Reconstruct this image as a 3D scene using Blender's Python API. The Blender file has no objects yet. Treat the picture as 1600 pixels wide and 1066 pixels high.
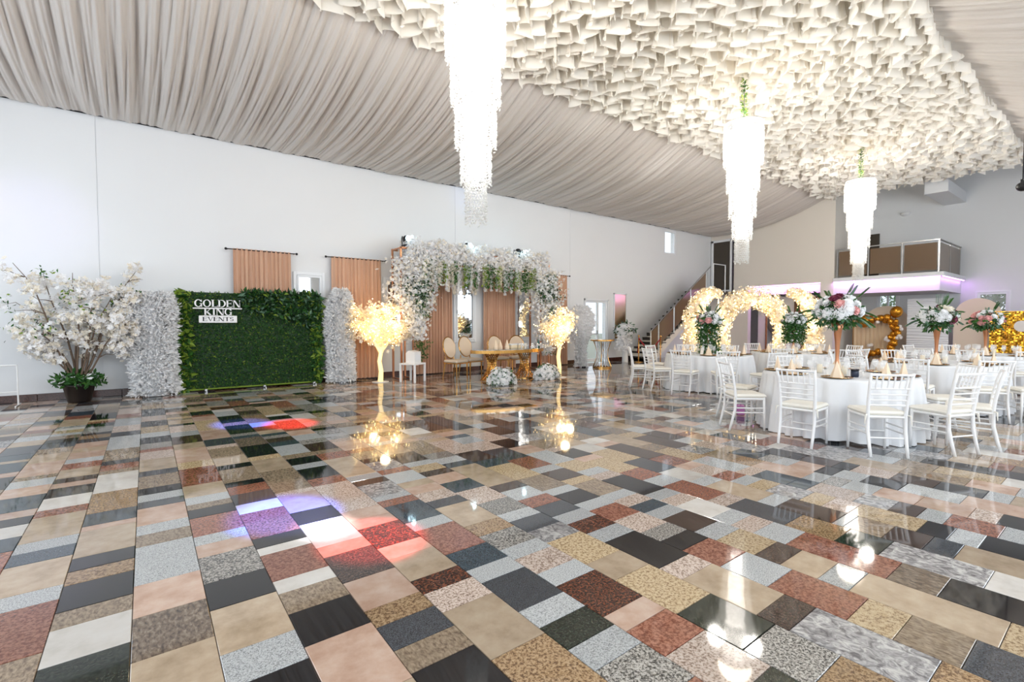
import bpy, math, random
import numpy as np
from mathutils import Matrix, Vector
rnd = random.Random(7); rng = np.random.default_rng(11)
C = bpy.context.scene.collection
sc = bpy.context.scene
PI = math.pi
YW, XA, XB, YC = 12.2, 20.6, 23.5, 4.79          # left wall, near end wall, far end wall, hall axis
YR, XN = 2*YC-YW, -4.0                            # right wall and wall behind the camera (both out of view)

# ---------------- camera, world, light, exposure ----------------
cam_d = bpy.data.cameras.new('camera'); cam = bpy.data.objects.new('camera', cam_d); C.objects.link(cam)
cam_d.sensor_width = 36; cam_d.lens = 17.0; cam_d.clip_start = .05; cam_d.clip_end = 300
cam.location = (0, 0, 1.42); cam.rotation_euler = (math.radians(90-2.1), 0, -math.radians(37.13))
sc.camera = cam
sc.view_settings.view_transform = 'Standard'; sc.view_settings.look = 'None'
sc.view_settings.gamma = 1.0; sc.view_settings.use_curve_mapping = False
sc.view_settings.exposure = -0.40
w = bpy.data.worlds.new('sky'); sc.world = w; w.use_nodes = True
wn = w.node_tree.nodes; bg = wn['Background']
bg.inputs[0].default_value = (.80, .90, 1, 1); bg.inputs[1].default_value = 2.2
try:
    sc.cycles.max_bounces = 10; sc.cycles.diffuse_bounces = 5; sc.cycles.glossy_bounces = 4
    sc.cycles.transmission_bounces = 6; sc.cycles.transparent_max_bounces = 12
    sc.cycles.sample_clamp_indirect = 4; sc.cycles.caustics_reflective = False; sc.cycles.caustics_refractive = False
    sc.cycles.blur_glossy = 1.0
except Exception: pass
def light(kind, name, loc, power, color=(1,1,1), rot=(0,0,0), **kw):
    d = bpy.data.lights.new(name, kind); d.energy = power; d.color = color
    for k, v in kw.items(): setattr(d, k, v)
    o = bpy.data.objects.new(name, d); C.objects.link(o); o.location = loc; o.rotation_euler = rot
    return o
# added daylight fill at invented windows of the unseen right wall and near wall
WINR = [(-2.6, 1.6), (1.4, 1.6), (5.4, 1.6), (9.4, 1.6), (13.4, 1.6), (17.4, 1.6)]
WINN = [(0.6, 1.8), (4.8, 1.8), (9.0, 1.8)]
for x, hw in WINR:
    light('AREA', 'window_daylight', (x, YR-.1, 2.7), 140, (.86, .93, 1), (PI/2, 0, 0), shape='RECTANGLE', size=2*hw, size_y=3.0)
for y, hw in WINN:
    light('AREA', 'window_daylight', (XN-.1, y, 2.7), 95, (.86, .93, 1), (PI/2, 0, -PI/2), shape='RECTANGLE', size=2*hw, size_y=3.0)
def aim(o, target):
    o.rotation_euler = (Vector(target)-o.location).to_track_quat('-Z', 'Y').to_euler()
# coloured stage beams that fall on the floor
for (lx, ly, lz), tgt, col, p, ang in [((1.6, .6, 5.6), (.80, 3.85, 0), (.05, .12, 1), 26000, 7.5), ((1.6, .6, 5.6), (1.16, 3.05, 0), (1, .05, .06), 15000, 7.0),
                                  ((1.6, .6, 5.6), (.97, 3.45, 0), (.9, .85, 1), 9000, 4.5),
                                  ((2.6, 3.6, 5.7), (1.06, 7.72, 0), (.05, .12, 1), 20000, 6.5), ((2.6, 3.6, 5.7), (1.6, 7.3, 0), (1, .05, .06), 14000, 6.5)]:
    s = light('SPOT', 'stage_beam', (lx, ly, lz), p, col, spot_size=math.radians(ang), spot_blend=.7, shadow_soft_size=.05); aim(s, tgt)

for loc, tgt, col, p in [((-2.5, 8.5, 4.5), (-2.9, 12.2, 3.7), (1, .72, .45), 160), ((-1.5, 8.5, 4.5), (-1.6, 12.2, 3.2), (.55, .45, 1), 110), ((7.5, 9.6, 4.9), (7.6, 12.2, 5.1), (.3, .5, 1), 60)]:
    s = light('SPOT', 'wall_wash', loc, p, col, spot_size=math.radians(34), spot_blend=1, shadow_soft_size=.1); aim(s, tgt)

# ---------------- helpers ----------------
def tag(o, label=None, cat=None, group=None, kind=None):
    if label: o['label'] = label
    if cat: o['category'] = cat
    if group: o['group'] = group
    if kind: o['kind'] = kind
    return o
def empty(name, loc=(0,0,0), rz=0, label=None, cat=None, group=None, kind=None):
    o = bpy.data.objects.new(name, None); C.objects.link(o); o.location = loc; o.rotation_euler = (0,0,rz); o.empty_display_size = .1
    return tag(o, label, cat, group, kind)
def link(name, me, parent=None, loc=None, rot=None):
    o = bpy.data.objects.new(name, me); C.objects.link(o)
    if parent: o.parent = parent
    if loc is not None: o.location = loc
    if rot is not None: o.rotation_euler = rot
    return o
def np_mesh(name, V, loops, sizes, mats, mi=None, smooth=False):
    me = bpy.data.meshes.new(name)
    V = np.asarray(V, dtype=np.float32); loops = np.asarray(loops, dtype=np.int32); sizes = np.asarray(sizes, dtype=np.int32)
    me.vertices.add(len(V)); me.vertices.foreach_set('co', V.ravel())
    me.loops.add(len(loops)); me.loops.foreach_set('vertex_index', loops)
    me.polygons.add(len(sizes)); st = np.concatenate([[0], np.cumsum(sizes)[:-1]]).astype(np.int32)
    me.polygons.foreach_set('loop_start', st); me.polygons.foreach_set('loop_total', sizes)
    for m in mats: me.materials.append(m)
    if mi is not None: me.polygons.foreach_set('material_index', np.asarray(mi, dtype=np.int32))
    me.polygons.foreach_set('use_smooth', np.full(len(sizes), bool(smooth)))
    me.update(calc_edges=True); me.validate()
    return me
class MB:
    def __init__(s): s.V = []; s.F = []; s.M = []; s.n = 0
    def add(s, V, F, m=0):
        V = np.asarray(V, float); s.V.append(V); s.F += [tuple(i+s.n for i in f) for f in F]; s.M += [m]*len(F); s.n += len(V); return s
    def box(s, a, b, m=0, bev=0):
        (x0,y0,z0),(x1,y1,z1) = a, b
        if bev:
            c = ((x0+x1)/2,(y0+y1)/2,(z0+z1)/2); h = ((x1-x0)/2,(y1-y0)/2,(z1-z0)/2); e = min(bev, min(h)*.9)
            V = []; idx = {}
            for sx in (-1,1):
                for sy in (-1,1):
                    for sz in (-1,1):
                        for ax in range(3):
                            p = [sx*h[0], sy*h[1], sz*h[2]]
                            for k in range(3):
                                if k != ax: p[k] -= math.copysign(e, p[k])
                            idx[(sx,sy,sz,ax)] = len(V); V.append([p[0]+c[0], p[1]+c[1], p[2]+c[2]])
            F = []; S = [(-1,-1),(1,-1),(1,1),(-1,1)]
            for ax in range(3):
                o1, o2 = [k for k in range(3) if k != ax]
                for sg in (-1,1):
                    f = []
                    for u, v in S:
                        q = [0,0,0]; q[ax] = sg; q[o1] = u; q[o2] = v; f.append(idx[(*q, ax)])
                    F.append(f)
                for u, v in S:                           # edges along ax
                    q0 = [0,0,0]; q0[ax] = -1; q0[o1] = u; q0[o2] = v; q1 = list(q0); q1[ax] = 1
                    F.append([idx[(*q0,o1)], idx[(*q1,o1)], idx[(*q1,o2)], idx[(*q0,o2)]])
            for sx in (-1,1):
                for sy in (-1,1):
                    for sz in (-1,1): F.append([idx[(sx,sy,sz,k)] for k in range(3)])
            V = np.array(V); cc = np.array(c); out = []
            for f in F:
                P = V[list(f)]; nn = np.cross(P[1]-P[0], P[2]-P[0])
                out.append(f if nn @ (P.mean(0)-cc) > 0 else f[::-1])
            return s.add(V, out, m)
        V = [(x0,y0,z0),(x1,y0,z0),(x1,y1,z0),(x0,y1,z0),(x0,y0,z1),(x1,y0,z1),(x1,y1,z1),(x0,y1,z1)]
        return s.add(V, [(0,3,2,1),(4,5,6,7),(0,1,5,4),(1,2,6,5),(2,3,7,6),(3,0,4,7)], m)
    def tube(s, pts, r, n=8, m=0, caps=True, flat=1.0):
        P = np.asarray(pts, float); k = len(P); r = np.broadcast_to(np.asarray(r, float), (k,))
        T = np.gradient(P, axis=0); T /= np.linalg.norm(T, axis=1)[:, None]+1e-9
        up = np.array([0,0,1.]) if abs(T[0][2]) < .9 else np.array([1.,0,0])
        V = []
        for i in range(k):
            a = np.cross(T[i], up); a /= np.linalg.norm(a)+1e-9; b = np.cross(a, T[i]); up = b
            for j in range(n):
                t = 2*PI*j/n; V.append(P[i]+r[i]*(math.cos(t)*a+math.sin(t)*flat*b))
        F = [(i*n+j, i*n+(j+1)%n, (i+1)*n+(j+1)%n, (i+1)*n+j) for i in range(k-1) for j in range(n)]
        if caps: F += [tuple(range(n))[::-1], tuple((k-1)*n+j for j in range(n))]
        return s.add(V, F, m)
    def lathe(s, prof, n=20, c=(0,0,0), m=0, close=True):
        V = [(c[0]+r*math.cos(2*PI*j/n), c[1]+r*math.sin(2*PI*j/n), c[2]+z) for r, z in prof for j in range(n)]
        k = len(prof)
        F = [(i*n+j, i*n+(j+1)%n, (i+1)*n+(j+1)%n, (i+1)*n+j) for i in range(k-1) for j in range(n)]
        if close:
            if prof[0][0] > 1e-6: F.append(tuple(range(n))[::-1])
            if prof[-1][0] > 1e-6: F.append(tuple((k-1)*n+j for j in range(n)))
        return s.add(V, F, m)
    def prism(s, poly, a, b, frame=None, m=0):
        """extrude a 2D polygon (u,v) from depth a to b; frame maps (u,v,d)->xyz"""
        f = frame or (lambda u,v,d: (u,v,d)); n = len(poly)
        V = [f(u,v,a) for u,v in poly]+[f(u,v,b) for u,v in poly]
        return s.add(V, [tuple(range(n))[::-1], tuple(range(n,2*n))]+[(i,(i+1)%n,n+(i+1)%n,n+i) for i in range(n)], m)
    def sphere(s, c, r, n=12, k=8, m=0, sc_=(1,1,1)):
        V = [(c[0],c[1],c[2]-r*sc_[2])]
        for i in range(1,k):
            a = -PI/2+PI*i/k
            V += [(c[0]+r*sc_[0]*math.cos(a)*math.cos(2*PI*j/n), c[1]+r*sc_[1]*math.cos(a)*math.sin(2*PI*j/n), c[2]+r*sc_[2]*math.sin(a)) for j in range(n)]
        V.append((c[0],c[1],c[2]+r*sc_[2])); L = len(V)-1
        F = [(0,1+(j+1)%n,1+j) for j in range(n)]
        F += [(1+i*n+j,1+i*n+(j+1)%n,1+(i+1)*n+(j+1)%n,1+(i+1)*n+j) for i in range(k-2) for j in range(n)]
        F += [(L,1+(k-2)*n+j,1+(k-2)*n+(j+1)%n) for j in range(n)]
        return s.add(V, F, m)
    def mesh(s, name, mats, smooth=False):
        if not isinstance(mats, (list, tuple)): mats = [mats]
        V = np.concatenate(s.V); sizes = [len(f) for f in s.F]; loops = [i for f in s.F for i in f]
        return np_mesh(name, V, loops, sizes, mats, s.M, smooth)
    def build(s, name, mats, parent=None, smooth=False, loc=None, rot=None):
        return link(name, s.mesh(name, mats, smooth), parent, loc, rot)
def copy_tree(o, parent=None):
    c = o.copy(); C.objects.link(c); c.parent = parent
    for ch in KIDS.get(o.name, ()): copy_tree(ch, c)
    return c
KIDS = {}
def note(o): KIDS[o.name] = list(o.children); [note(c) for c in o.children]
def rand_rot(N):
    q = rng.normal(size=(N,4)); q /= np.linalg.norm(q,axis=1)[:,None]; w_,x,y,z = q.T
    return np.stack([np.stack([1-2*(y*y+z*z),2*(x*y-z*w_),2*(x*z+y*w_)],-1), np.stack([2*(x*y+z*w_),1-2*(x*x+z*z),2*(y*z-x*w_)],-1), np.stack([2*(x*z-y*w_),2*(y*z+x*w_),1-2*(x*x+y*y)],-1)],1)
def face_rot(D, spin=True):
    """rotations whose local +Z points along D (N,3)"""
    D = D/(np.linalg.norm(D,axis=1)[:,None]+1e-9); a = np.cross(D, rng.normal(size=D.shape)); a /= np.linalg.norm(a,axis=1)[:,None]+1e-9
    b = np.cross(D, a); return np.stack([a, b, D], -1)
def scatter(name, tmpl, T, S, Rm, mats, mi=None, parent=None, kind=None, smooth=False):
    """one mesh of N copies of a template (verts, faces); mi: material index per copy"""
    tv = np.asarray(tmpl[0], float); N = len(T); S = np.broadcast_to(np.asarray(S, float), (N,))
    V = np.einsum('nij,vj->nvi', Rm, tv)*S[:,None,None]+np.asarray(T)[:,None,:]
    loops1 = np.array([i for f in tmpl[1] for i in f]); sizes1 = np.array([len(f) for f in tmpl[1]])
    loops = (loops1[None]+(np.arange(N)*len(tv))[:,None]).ravel(); sizes = np.tile(sizes1, N)
    m = None if mi is None else np.repeat(mi, len(sizes1))
    o = link(name, np_mesh(name, V.reshape(-1,3), loops, sizes, mats, m, smooth), parent)
    if kind: o['kind'] = kind
    return o
LEAF = ([(0,0,0),(.5,.22,.12),(1,0,.02),(.5,-.22,.12)], [(0,1,2),(0,2,3)])
LONGLEAF = ([(0,0,0),(.4,.1,.06),(1,0,-.05),(.4,-.1,.06)], [(0,1,2),(0,2,3)])
def petals(n, w=.35, up=.25):
    V = [(0,0,0)]; F = []
    for k in range(n):
        a = 2*PI*k/n; c, s = math.cos(a), math.sin(a); i = len(V)
        V += [(.55*c-w*s, .55*s+w*c, up), (c, s, up*.8), (.55*c+w*s, .55*s-w*c, up)]
        F += [(0,i+2,i+1,i)]
    return V, F
BLOSSOM = petals(5)
BLOSSOM4 = petals(4, .3, .35)
OCTA = ([(0,0,1),(.5,0,0),(0,.5,0),(-.5,0,0),(0,-.5,0),(0,0,-1)], [(0,1,2),(0,2,3),(0,3,4),(0,4,1),(5,2,1),(5,3,2),(5,4,3),(5,1,4)])

# ---------------- materials ----------------
def s2l(h):
    h = h.lstrip('#'); v = [int(h[i:i+2],16)/255 for i in (0,2,4)]
    return tuple(x/12.92 if x <= .04045 else ((x+.055)/1.055)**2.4 for x in v)+(1,)
def mat(name, col, rough=.5, metal=0, emit=None, estr=0, trans=0, alpha=1, ior=1.45, spec=.5, noise=0, nscale=8, transl=0, sheen=0):
    m = bpy.data.materials.new(name); m.use_nodes = True; N = m.node_tree.nodes; L = m.node_tree.links; b = N['Principled BSDF']
    c = s2l(col) if isinstance(col, str) else (*col, 1)
    b.inputs['Base Color'].default_value = c; b.inputs['Roughness'].default_value = rough; b.inputs['Metallic'].default_value = metal
    b.inputs['IOR'].default_value = ior; b.inputs['Specular IOR Level'].default_value = spec; b.inputs['Transmission Weight'].default_value = trans; b.inputs['Alpha'].default_value = alpha
    if sheen: b.inputs['Sheen Weight'].default_value = sheen
    if emit: b.inputs['Emission Color'].default_value = s2l(emit); b.inputs['Emission Strength'].default_value = estr
    if noise:
        t = N.new('ShaderNodeTexNoise'); t.inputs['Scale'].default_value = nscale; t.inputs['Detail'].default_value = 4
        g = N.new('ShaderNodeNewGeometry'); L.new(g.outputs['Position'], t.inputs['Vector'])
        mx = N.new('ShaderNodeMix'); mx.data_type = 'RGBA'
        mx.inputs[6].default_value = tuple(x*(1-noise) for x in c[:3])+(1,); mx.inputs[7].default_value = tuple(min(1,x*(1+noise)) for x in c[:3])+(1,)
        L.new(t.outputs['Fac'], mx.inputs[0]); L.new(mx.outputs[2], b.inputs['Base Color'])
    if transl:
        tr = N.new('ShaderNodeBsdfTranslucent'); tr.inputs[0].default_value = c; ms = N.new('ShaderNodeMixShader'); ms.inputs[0].default_value = transl
        out = N['Material Output']; L.new(b.outputs[0], ms.inputs[1]); L.new(tr.outputs[0], ms.inputs[2]); L.new(ms.outputs[0], out.inputs['Surface'])
    return m
def stone(name, cols, kind, scale, rough=.045):
    m = bpy.data.materials.new(name); m.use_nodes = True; N = m.node_tree.nodes; L = m.node_tree.links; b = N['Principled BSDF']
    b.inputs['Roughness'].default_value = rough; b.inputs['IOR'].default_value = 1.5; b.inputs['Specular IOR Level'].default_value = .55
    g = N.new('ShaderNodeNewGeometry'); oi = N.new('ShaderNodeObjectInfo'); ad = N.new('ShaderNodeMath'); ad.operation = 'ADD'
    L.new(g.outputs['Random Per Island'], ad.inputs[0]); L.new(oi.outputs['Random'], ad.inputs[1]); fr = N.new('ShaderNodeMath'); fr.operation = 'FRACT'; L.new(ad.outputs[0], fr.inputs[0])
    vm = N.new('ShaderNodeVectorMath'); vm.operation = 'MULTIPLY_ADD'; L.new(fr.outputs[0], vm.inputs[0]); vm.inputs[1].default_value = (37,17,5); L.new(g.outputs['Position'], vm.inputs[2])
    mp = N.new('ShaderNodeMapping'); L.new(vm.outputs[0], mp.inputs[0])
    if kind == 'swirl': mp.inputs['Scale'].default_value = (1, .75, 1); mp.inputs['Rotation'].default_value = (0,0,.5)
    if kind == 'streak': mp.inputs['Scale'].default_value = (1.5, .7, 1); mp.inputs['Rotation'].default_value = (0,0,1.1)
    t = N.new('ShaderNodeTexNoise'); t.inputs['Scale'].default_value = scale; L.new(mp.outputs[0], t.inputs['Vector'])
    t.inputs['Detail'].default_value = 3 if kind == 'speck' else 7; t.inputs['Roughness'].default_value = .75 if kind == 'speck' else .62
    t.inputs['Distortion'].default_value = {'swirl': 1.6, 'streak': .4}.get(kind, 0)
    r = N.new('ShaderNodeValToRGB'); L.new(t.outputs['Fac'], r.inputs[0]); cs = [s2l(c) for c in cols]; E = r.color_ramp.elements
    lo, hi = {'speck': (.40,.58), 'cloud': (.30,.70), 'swirl': (.36,.62), 'streak': (.34,.66)}[kind]
    E[0].position = lo; E[0].color = cs[0]; E[1].position = hi; E[1].color = cs[-1]
    for i, c in enumerate(cs[1:-1]): e = E.new(lo+(hi-lo)*(i+1)/(len(cs)-1)); e.color = c
    hv = N.new('ShaderNodeHueSaturation'); L.new(r.outputs[0], hv.inputs['Color'])
    mr = N.new('ShaderNodeMapRange'); L.new(fr.outputs[0], mr.inputs[0]); mr.inputs[3].default_value = .66; mr.inputs[4].default_value = .87; L.new(mr.outputs[0], hv.inputs['Value'])
    L.new(hv.outputs[0], b.inputs['Base Color'])
    return m
STONE = dict(
 K=stone('black_granite', ['17171a','1c1c1f','26262a'], 'speck', 160), G=stone('charcoal_granite', ['303338','44474c','5c6066'], 'speck', 190),
 N=stone('brown_granite', ['2a2220','453630','5f4a40'], 'speck', 90), V=stone('green_black_granite', ['0e130f','202820','3e463a'], 'speck', 85),
 D=stone('blue_grey_granite', ['28323a','3c4a54','53616a'], 'speck', 120), L=stone('light_grey_granite', ['8f9190','c2c4c4','d6d8d8'], 'speck', 150),
 P=stone('pink_marble', ['bd9780','d2b29d','dfc6b4'], 'cloud', 6), C=stone('cream_marble', ['aa957b','c2ac92','d0bda3'], 'cloud', 7),
 T=stone('tan_granite', ['6e5d4e','9c8871','b7a48c'], 'streak', 48), R=stone('red_granite', ['733f2e','97604c','b07a64'], 'speck', 60),
 S=stone('salt_pepper_granite', ['2e2d2c','96918a','c9c4bc'], 'speck', 95), W=stone('white_marble', ['d2cac0','e6e0d8','efebe5'], 'cloud', 5),
 O=stone('gold_granite', ['94795a','cdb38c','dcc6a2'], 'speck', 62), Y=stone('golden_brown_granite', ['6b513a','a3835f','bfa27e'], 'speck', 75),
 Z=stone('grey_swirl_granite', ['6d6a6c','a3a0a0','d6d3cf'], 'swirl', 20), B=stone('brown_wave_granite', ['4c4038','7d6c5c','a3927f'], 'streak', 38),
 H=stone('pink_speckled_granite', ['8a7466','d5beae','e6d5c8'], 'speck', 80), E=stone('dark_red_granite', ['1d1412','44251d','8a5138'], 'speck', 75))
M = dict(
 wall=mat('wall_paint', 'e8eaec', .6, noise=.015, nscale=1.2), wallb=mat('wall_paint_warm', 'e6e0d6', .6), grout=mat('grout', '4a4038', .7),
 drape=mat('ceiling_drape_cloth', 'd6cfc8', .75, sheen=.3, transl=.12), ruffle=mat('ruffle_cloth', 'fcf8f0', .75, transl=.3, sheen=.2),
 white=mat('white_lacquer', 'f1f1f1', .3), cushion=mat('cushion_cloth', 'eeeae0', .75), cloth=mat('table_linen', 'f0f1f3', .7, transl=.1),
 curtain=mat('tan_curtain_cloth', 'cfa68b', .7, sheen=.3, noise=.06, nscale=3), gold=mat('gold_metal', 'd9a860', .22, 1), copper=mat('copper_metal', 'c58a66', .3, 1),
 steel=mat('steel', 'b8b8b8', .3, 1), dark=mat('dark_metal', '26262a', .4, .6), black=mat('black_plastic', '121214', .4),
 mirror=mat('mirror_glass', 'c9cdd0', .03, 1), glass=mat('clear_glass', 'ffffff', .04, alpha=.16, spec=.8), tint=mat('brown_tinted_glass', '7a6550', .08, alpha=.88),
 pvc=mat('white_frame', 'eef1f4', .35), base=stone('baseboard_stone', ['3a2320','52332c','67443a'], 'speck', 60, .2),
 petal=mat('white_petal', 'fcfcfd', .7, transl=.3), petalw=mat('cream_petal', 'f7f0e2', .7, transl=.25), warm=mat('lit_warm_petal', 'fdf3dc', .7, transl=.45),
 bulb=mat('fairy_bulb', 'fff0c8', .5, emit='ffd891', estr=34), trunkw=mat('light_wrapped_trunk', 'ffe9b8', .6, emit='ffd890', estr=1.3),
 core=mat('chandelier_lamp', 'ffffff', .5, emit='fff6ec', estr=14), crystal=mat('crystal', 'f6f6f4', .12, transl=.45, spec=.9),
 leaf=mat('dark_leaf', '2f5c28', .5, transl=.15), leafm=mat('mid_leaf', '3c6a2a', .5, transl=.2), leafy=mat('yellow_green_leaf', '86a03a', .5, transl=.25), leafd=mat('deep_leaf', '1b3a1c', .5),
 euc=mat('eucalyptus_leaf', '5d7d66', .6), bark=mat('bark', '6b5a4c', .8), pinkf=mat('pink_petal', 'e3a9a6', .6), rosef=mat('rose_petal', 'cf4a63', .6), burg=mat('burgundy_petal', '6d1f3c', .6),
 napkin=mat('cream_napkin', 'f3dcc0', .8), charger=mat('charger_glaze', '3a3026', .2, .3), goldp=mat('gold_balloon', 'c98a28', .25, .75), whiteb=mat('white_balloon', 'e9e2dc', .3),
 beige=mat('beige_backdrop', 'dccbb8', .7), beigec=mat('beige_drape', 'd9c09e', .75), sequin=mat('gold_sequin', 'eeb53a', .2, .9), purple=mat('led_strip', 'ffffff', .5, emit='d58cf2', estr=7),
 red=mat('red_velvet', '9b1426', .7), pot=mat('dark_pot', '241d1b', .35), stair=mat('dark_granite_step', '3b3531', .3), dgl=mat('dark_door_glass', '3f372d', .1, spec=.6), wood=mat('brown_wood', '6e4f34', .5),
 lens=mat('lamp_lens', 'ffffff', .3, emit='c8ecff', estr=12), plate=mat('porcelain', 'f4f2ee', .2), candle=mat('candle_wax', 'f5e6c6', .6), flame=mat('soft_light', 'ffe2b0', .5, emit='ffc36a', estr=8),
 chairt=mat('cream_upholstery', 'ddc9b2', .7), bush=mat('garden_leaf', '4f7d2c', .6, transl=.3), phone=mat('dark_blue_jar', '1a2438', .3), lilac=mat('lilac_box', 'd78bd0', .5))
# ---------------- floor: stone tiles laid in columns 30 cm wide ----------------
TILES = {
 -4:"K6.33 P6.51 D6.94 C7.06 D7.34",
 -3:"R4.25 D4.52 W4.77 K4.96 P5.13 D5.54 P5.84 L6.09 T6.23 P6.78 C7.18",
 -2:"T2.85 R3.36 L3.54 C3.96 D4.16 L4.34 C4.86 R5.03 W5.35 K5.64 P5.80 N5.97 C6.31 R6.56 L6.76 P7.07",
 -1:"V2.71 W3.02 T3.19 K3.50 Y3.68 K3.88 C4.35 P4.45 D4.73 Y5.27 W5.89 T6.03 R6.26 G6.44 T7.00",
 0:"C2.53 B2.91 P3.27 L3.83 T4.04 L4.23 P4.62 G4.79 L4.98 K5.18 T5.59 G5.78 C6.27 H6.64",
 1:"K2.12 L2.36 C2.76 K3.07 S3.43 P3.63 L3.79 R4.16 K4.36 T4.49 L4.68 C5.03 R5.64 O5.91 P6.54",
 2:"P2.20 K2.50 T2.72 W2.87 R3.24 W3.35 K3.52 R4.04 W4.26 G4.54 R4.77 K4.91 T5.38 K5.55 C5.91 T6.36",
 3:"K1.77 T1.94 G2.14 Y2.30 P2.62 N2.98 P3.14 W3.57 K3.84 P4.27 H4.37 T5.08 C5.56 O5.72 K6.04",
 4:"Y1.64 C2.06 H2.26 E2.42 C2.72 P2.90 E3.25 P3.42 P3.62 H4.35 R4.57 K4.95 L5.13 K5.40 T5.58",
 5:"R1.07 S1.33 L1.49 V1.68 L1.84 G2.17 L2.33 D2.57 R2.99 L3.15 D3.53 R3.67 L3.78 Z4.12 N4.27 L4.43 C5.14 R5.41",
 6:"V0.91 H1.21 R1.42 P1.56 E1.90 L2.06 H2.27 L2.42 S2.66 Y2.85 C3.27 G3.43 H3.64 P3.83",
 7:"Y0.76 S1.03 V1.36 O1.75 C1.97 O2.32 Z2.52 G2.73 L2.88 S3.15 H3.48 D3.75 P4.00 N4.16 O4.37",
 8:"Y0.49 Z0.97 N1.12 C1.53 H1.68 K2.10 L2.26 E2.45 L2.61 G2.83 R3.02 L3.26 N3.43 C4.11 D4.27 L4.47",
 9:"G0.43 T0.66 O0.84 R1.21 L1.48 R1.73 K1.89 S2.05 H2.29 R2.53 L2.69 K2.93 L3.07 T3.43 O3.91",
 10:"O0.36 C0.93 L1.08 C1.28 N1.43 O1.68 L1.84 N2.10 L2.25 D2.40 H2.56 L2.70 T3.03 O3.17 N3.45 L3.61 R3.98",
 11:"K0.63 B0.85 R1.38 L1.59 H1.75 L1.90 W2.19 H2.34 L2.49 K2.96 H3.12 L3.28",
 12:"W0.50 Z0.97 V1.21 Y1.52 G1.95 H2.11 R2.53 L2.74 R3.01 O3.47",
 13:"C0.68 G0.83 N1.04 T1.26 L1.33 N1.72 L1.86 C2.31 L2.46 W2.79 G3.22",
 14:"K0.62 L0.77 K0.93 O1.33 H1.51 O1.67 Z1.94 O2.10 L2.25 R2.43 H2.67",
 15:"L0.57 R0.85 L1.00 N1.17 Z1.40 H1.74 D1.90",
 16:"K0.62 H0.77 P1.08 P1.36 L1.59",
 17:"P0.87 L1.26 K1.54 L1.76",
}
SK = list(STONE); TM = [STONE[k] for k in SK]; PITCH, X0, J = .303, -.083, .0016
def tile_geo(mb, x0, y0, x1, y1, m=0):
    e = .0025
    V = [(x0,y0,-.015),(x1,y0,-.015),(x1,y1,-.015),(x0,y1,-.015),(x0,y0,-e*.7),(x1,y0,-e*.7),(x1,y1,-e*.7),(x0,y1,-e*.7),
         (x0+e,y0+e,0),(x1-e,y0+e,0),(x1-e,y1-e,0),(x0+e,y1-e,0)]
    mb.add(V, [(0,1,5,4),(1,2,6,5),(2,3,7,6),(3,0,4,7),(4,5,9,8),(5,6,10,9),(6,7,11,10),(7,4,8,11),(8,9,10,11)], m)
floor = MB().box((XN, YR, -.06), (XB, YW, -.008)).build('floor', M['grout']); tag(floor, kind='structure')
tcache = {}
def tile(k, y0, y1, c):
    L = round(y1-y0, 2)
    if L not in tcache:
        mb = MB(); tile_geo(mb, J, J, PITCH-J, L-J); tcache[L] = mb.mesh('tile', [TM[0]])
    o = link('tile', tcache[L], floor, (X0+PITCH*k, y1-L, 0)); o.material_slots[0].link = 'OBJECT'; o.material_slots[0].material = STONE[c]
WT = dict(K=9, G=8, N=7, V=3, D=5, L=15, P=9, C=14, T=9, R=7, S=5, W=5, O=6, Y=4, Z=4, B=3, H=9, E=2); WK = list(WT); WV = list(WT.values())
fm = MB(); ntile = 0
for k in range(int((XN-X0)/PITCH)-1, int((XB-X0)/PITCH)+1):
    xa, xb = max(X0+PITCH*k+J, XN), min(X0+PITCH*(k+1)-J, XB)
    if xb-xa < .03: continue
    col = TILES.get(k, '').split(); y = None; last = ''
    if col:
        y = float(col[0][1:])-.45; yb = y
        for e in col:
            y1 = float(e[1:]); tile(k, y, y1, e[0]); y = y1; ntile += 1
        for _ in range(12):                              # before the first measured tile, behind the frame's lower edge
            L = rnd.choice([.155,.31,.465]); y2 = max(YR, yb-L)
            if yb-y2 > .02: tile_geo(fm, xa, y2+J, xb, yb-J, SK.index(rnd.choices(WK, WV)[0]))
            yb = y2
    else: y = YR-rnd.random()*.3
    while y < YW-.01:
        L = rnd.choices([.155,.232,.31,.387,.465,.62,.78], [30,14,30,7,12,7,3])[0]; y2 = min(YW, y+L); c = last
        while c == last: c = rnd.choices(WK, WV)[0]
        last = c
        if y2-max(y, YR) > .02: tile_geo(fm, xa, max(y, YR)+J, xb, y2-J, SK.index(c))
        y = y2
o = fm.build('tile', TM, floor); o['kind'] = 'stuff'

# ---------------- walls ----------------
HW = 5.42
def hole_wall(name, x0, x1, z1, holes, seams, f, mt, parent=None, thick=.25):
    """wall in vertical panels with recessed seams; f(u0,u1,z0,z1) -> box corners; holes (u0,u1,z0,z1)"""
    us = sorted({x0, x1, *[h[0] for h in holes], *[h[1] for h in holes], *seams}); mb = MB()
    for a, b in zip(us[:-1], us[1:]):
        hs = sorted([h for h in holes if h[0] <= a+1e-6 and h[1] >= b-1e-6], key=lambda h: h[2]); z = 0; g = .004
        aa = a+g if a in seams else a; bb = b-g if b in seams else b
        for h in hs+[(0,0,z1,z1)]:
            if h[2] > z: mb.box(*f(aa, bb, z, h[2]))
            z = h[3]
    for s_ in seams: A, B = f(s_-.01, s_+.01, 0, z1); mb.box(tuple(a if i != 1 else a+.012 for i, a in enumerate(A)), B) if name == 'wall_left' else mb.box(A, B)
    return tag(mb.build(name, mt, parent), kind='structure')
DOOR = (12.5, 13.68, 0, 2.24); HIGH = (17.12, 17.9, 4.30, 5.27)
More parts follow.
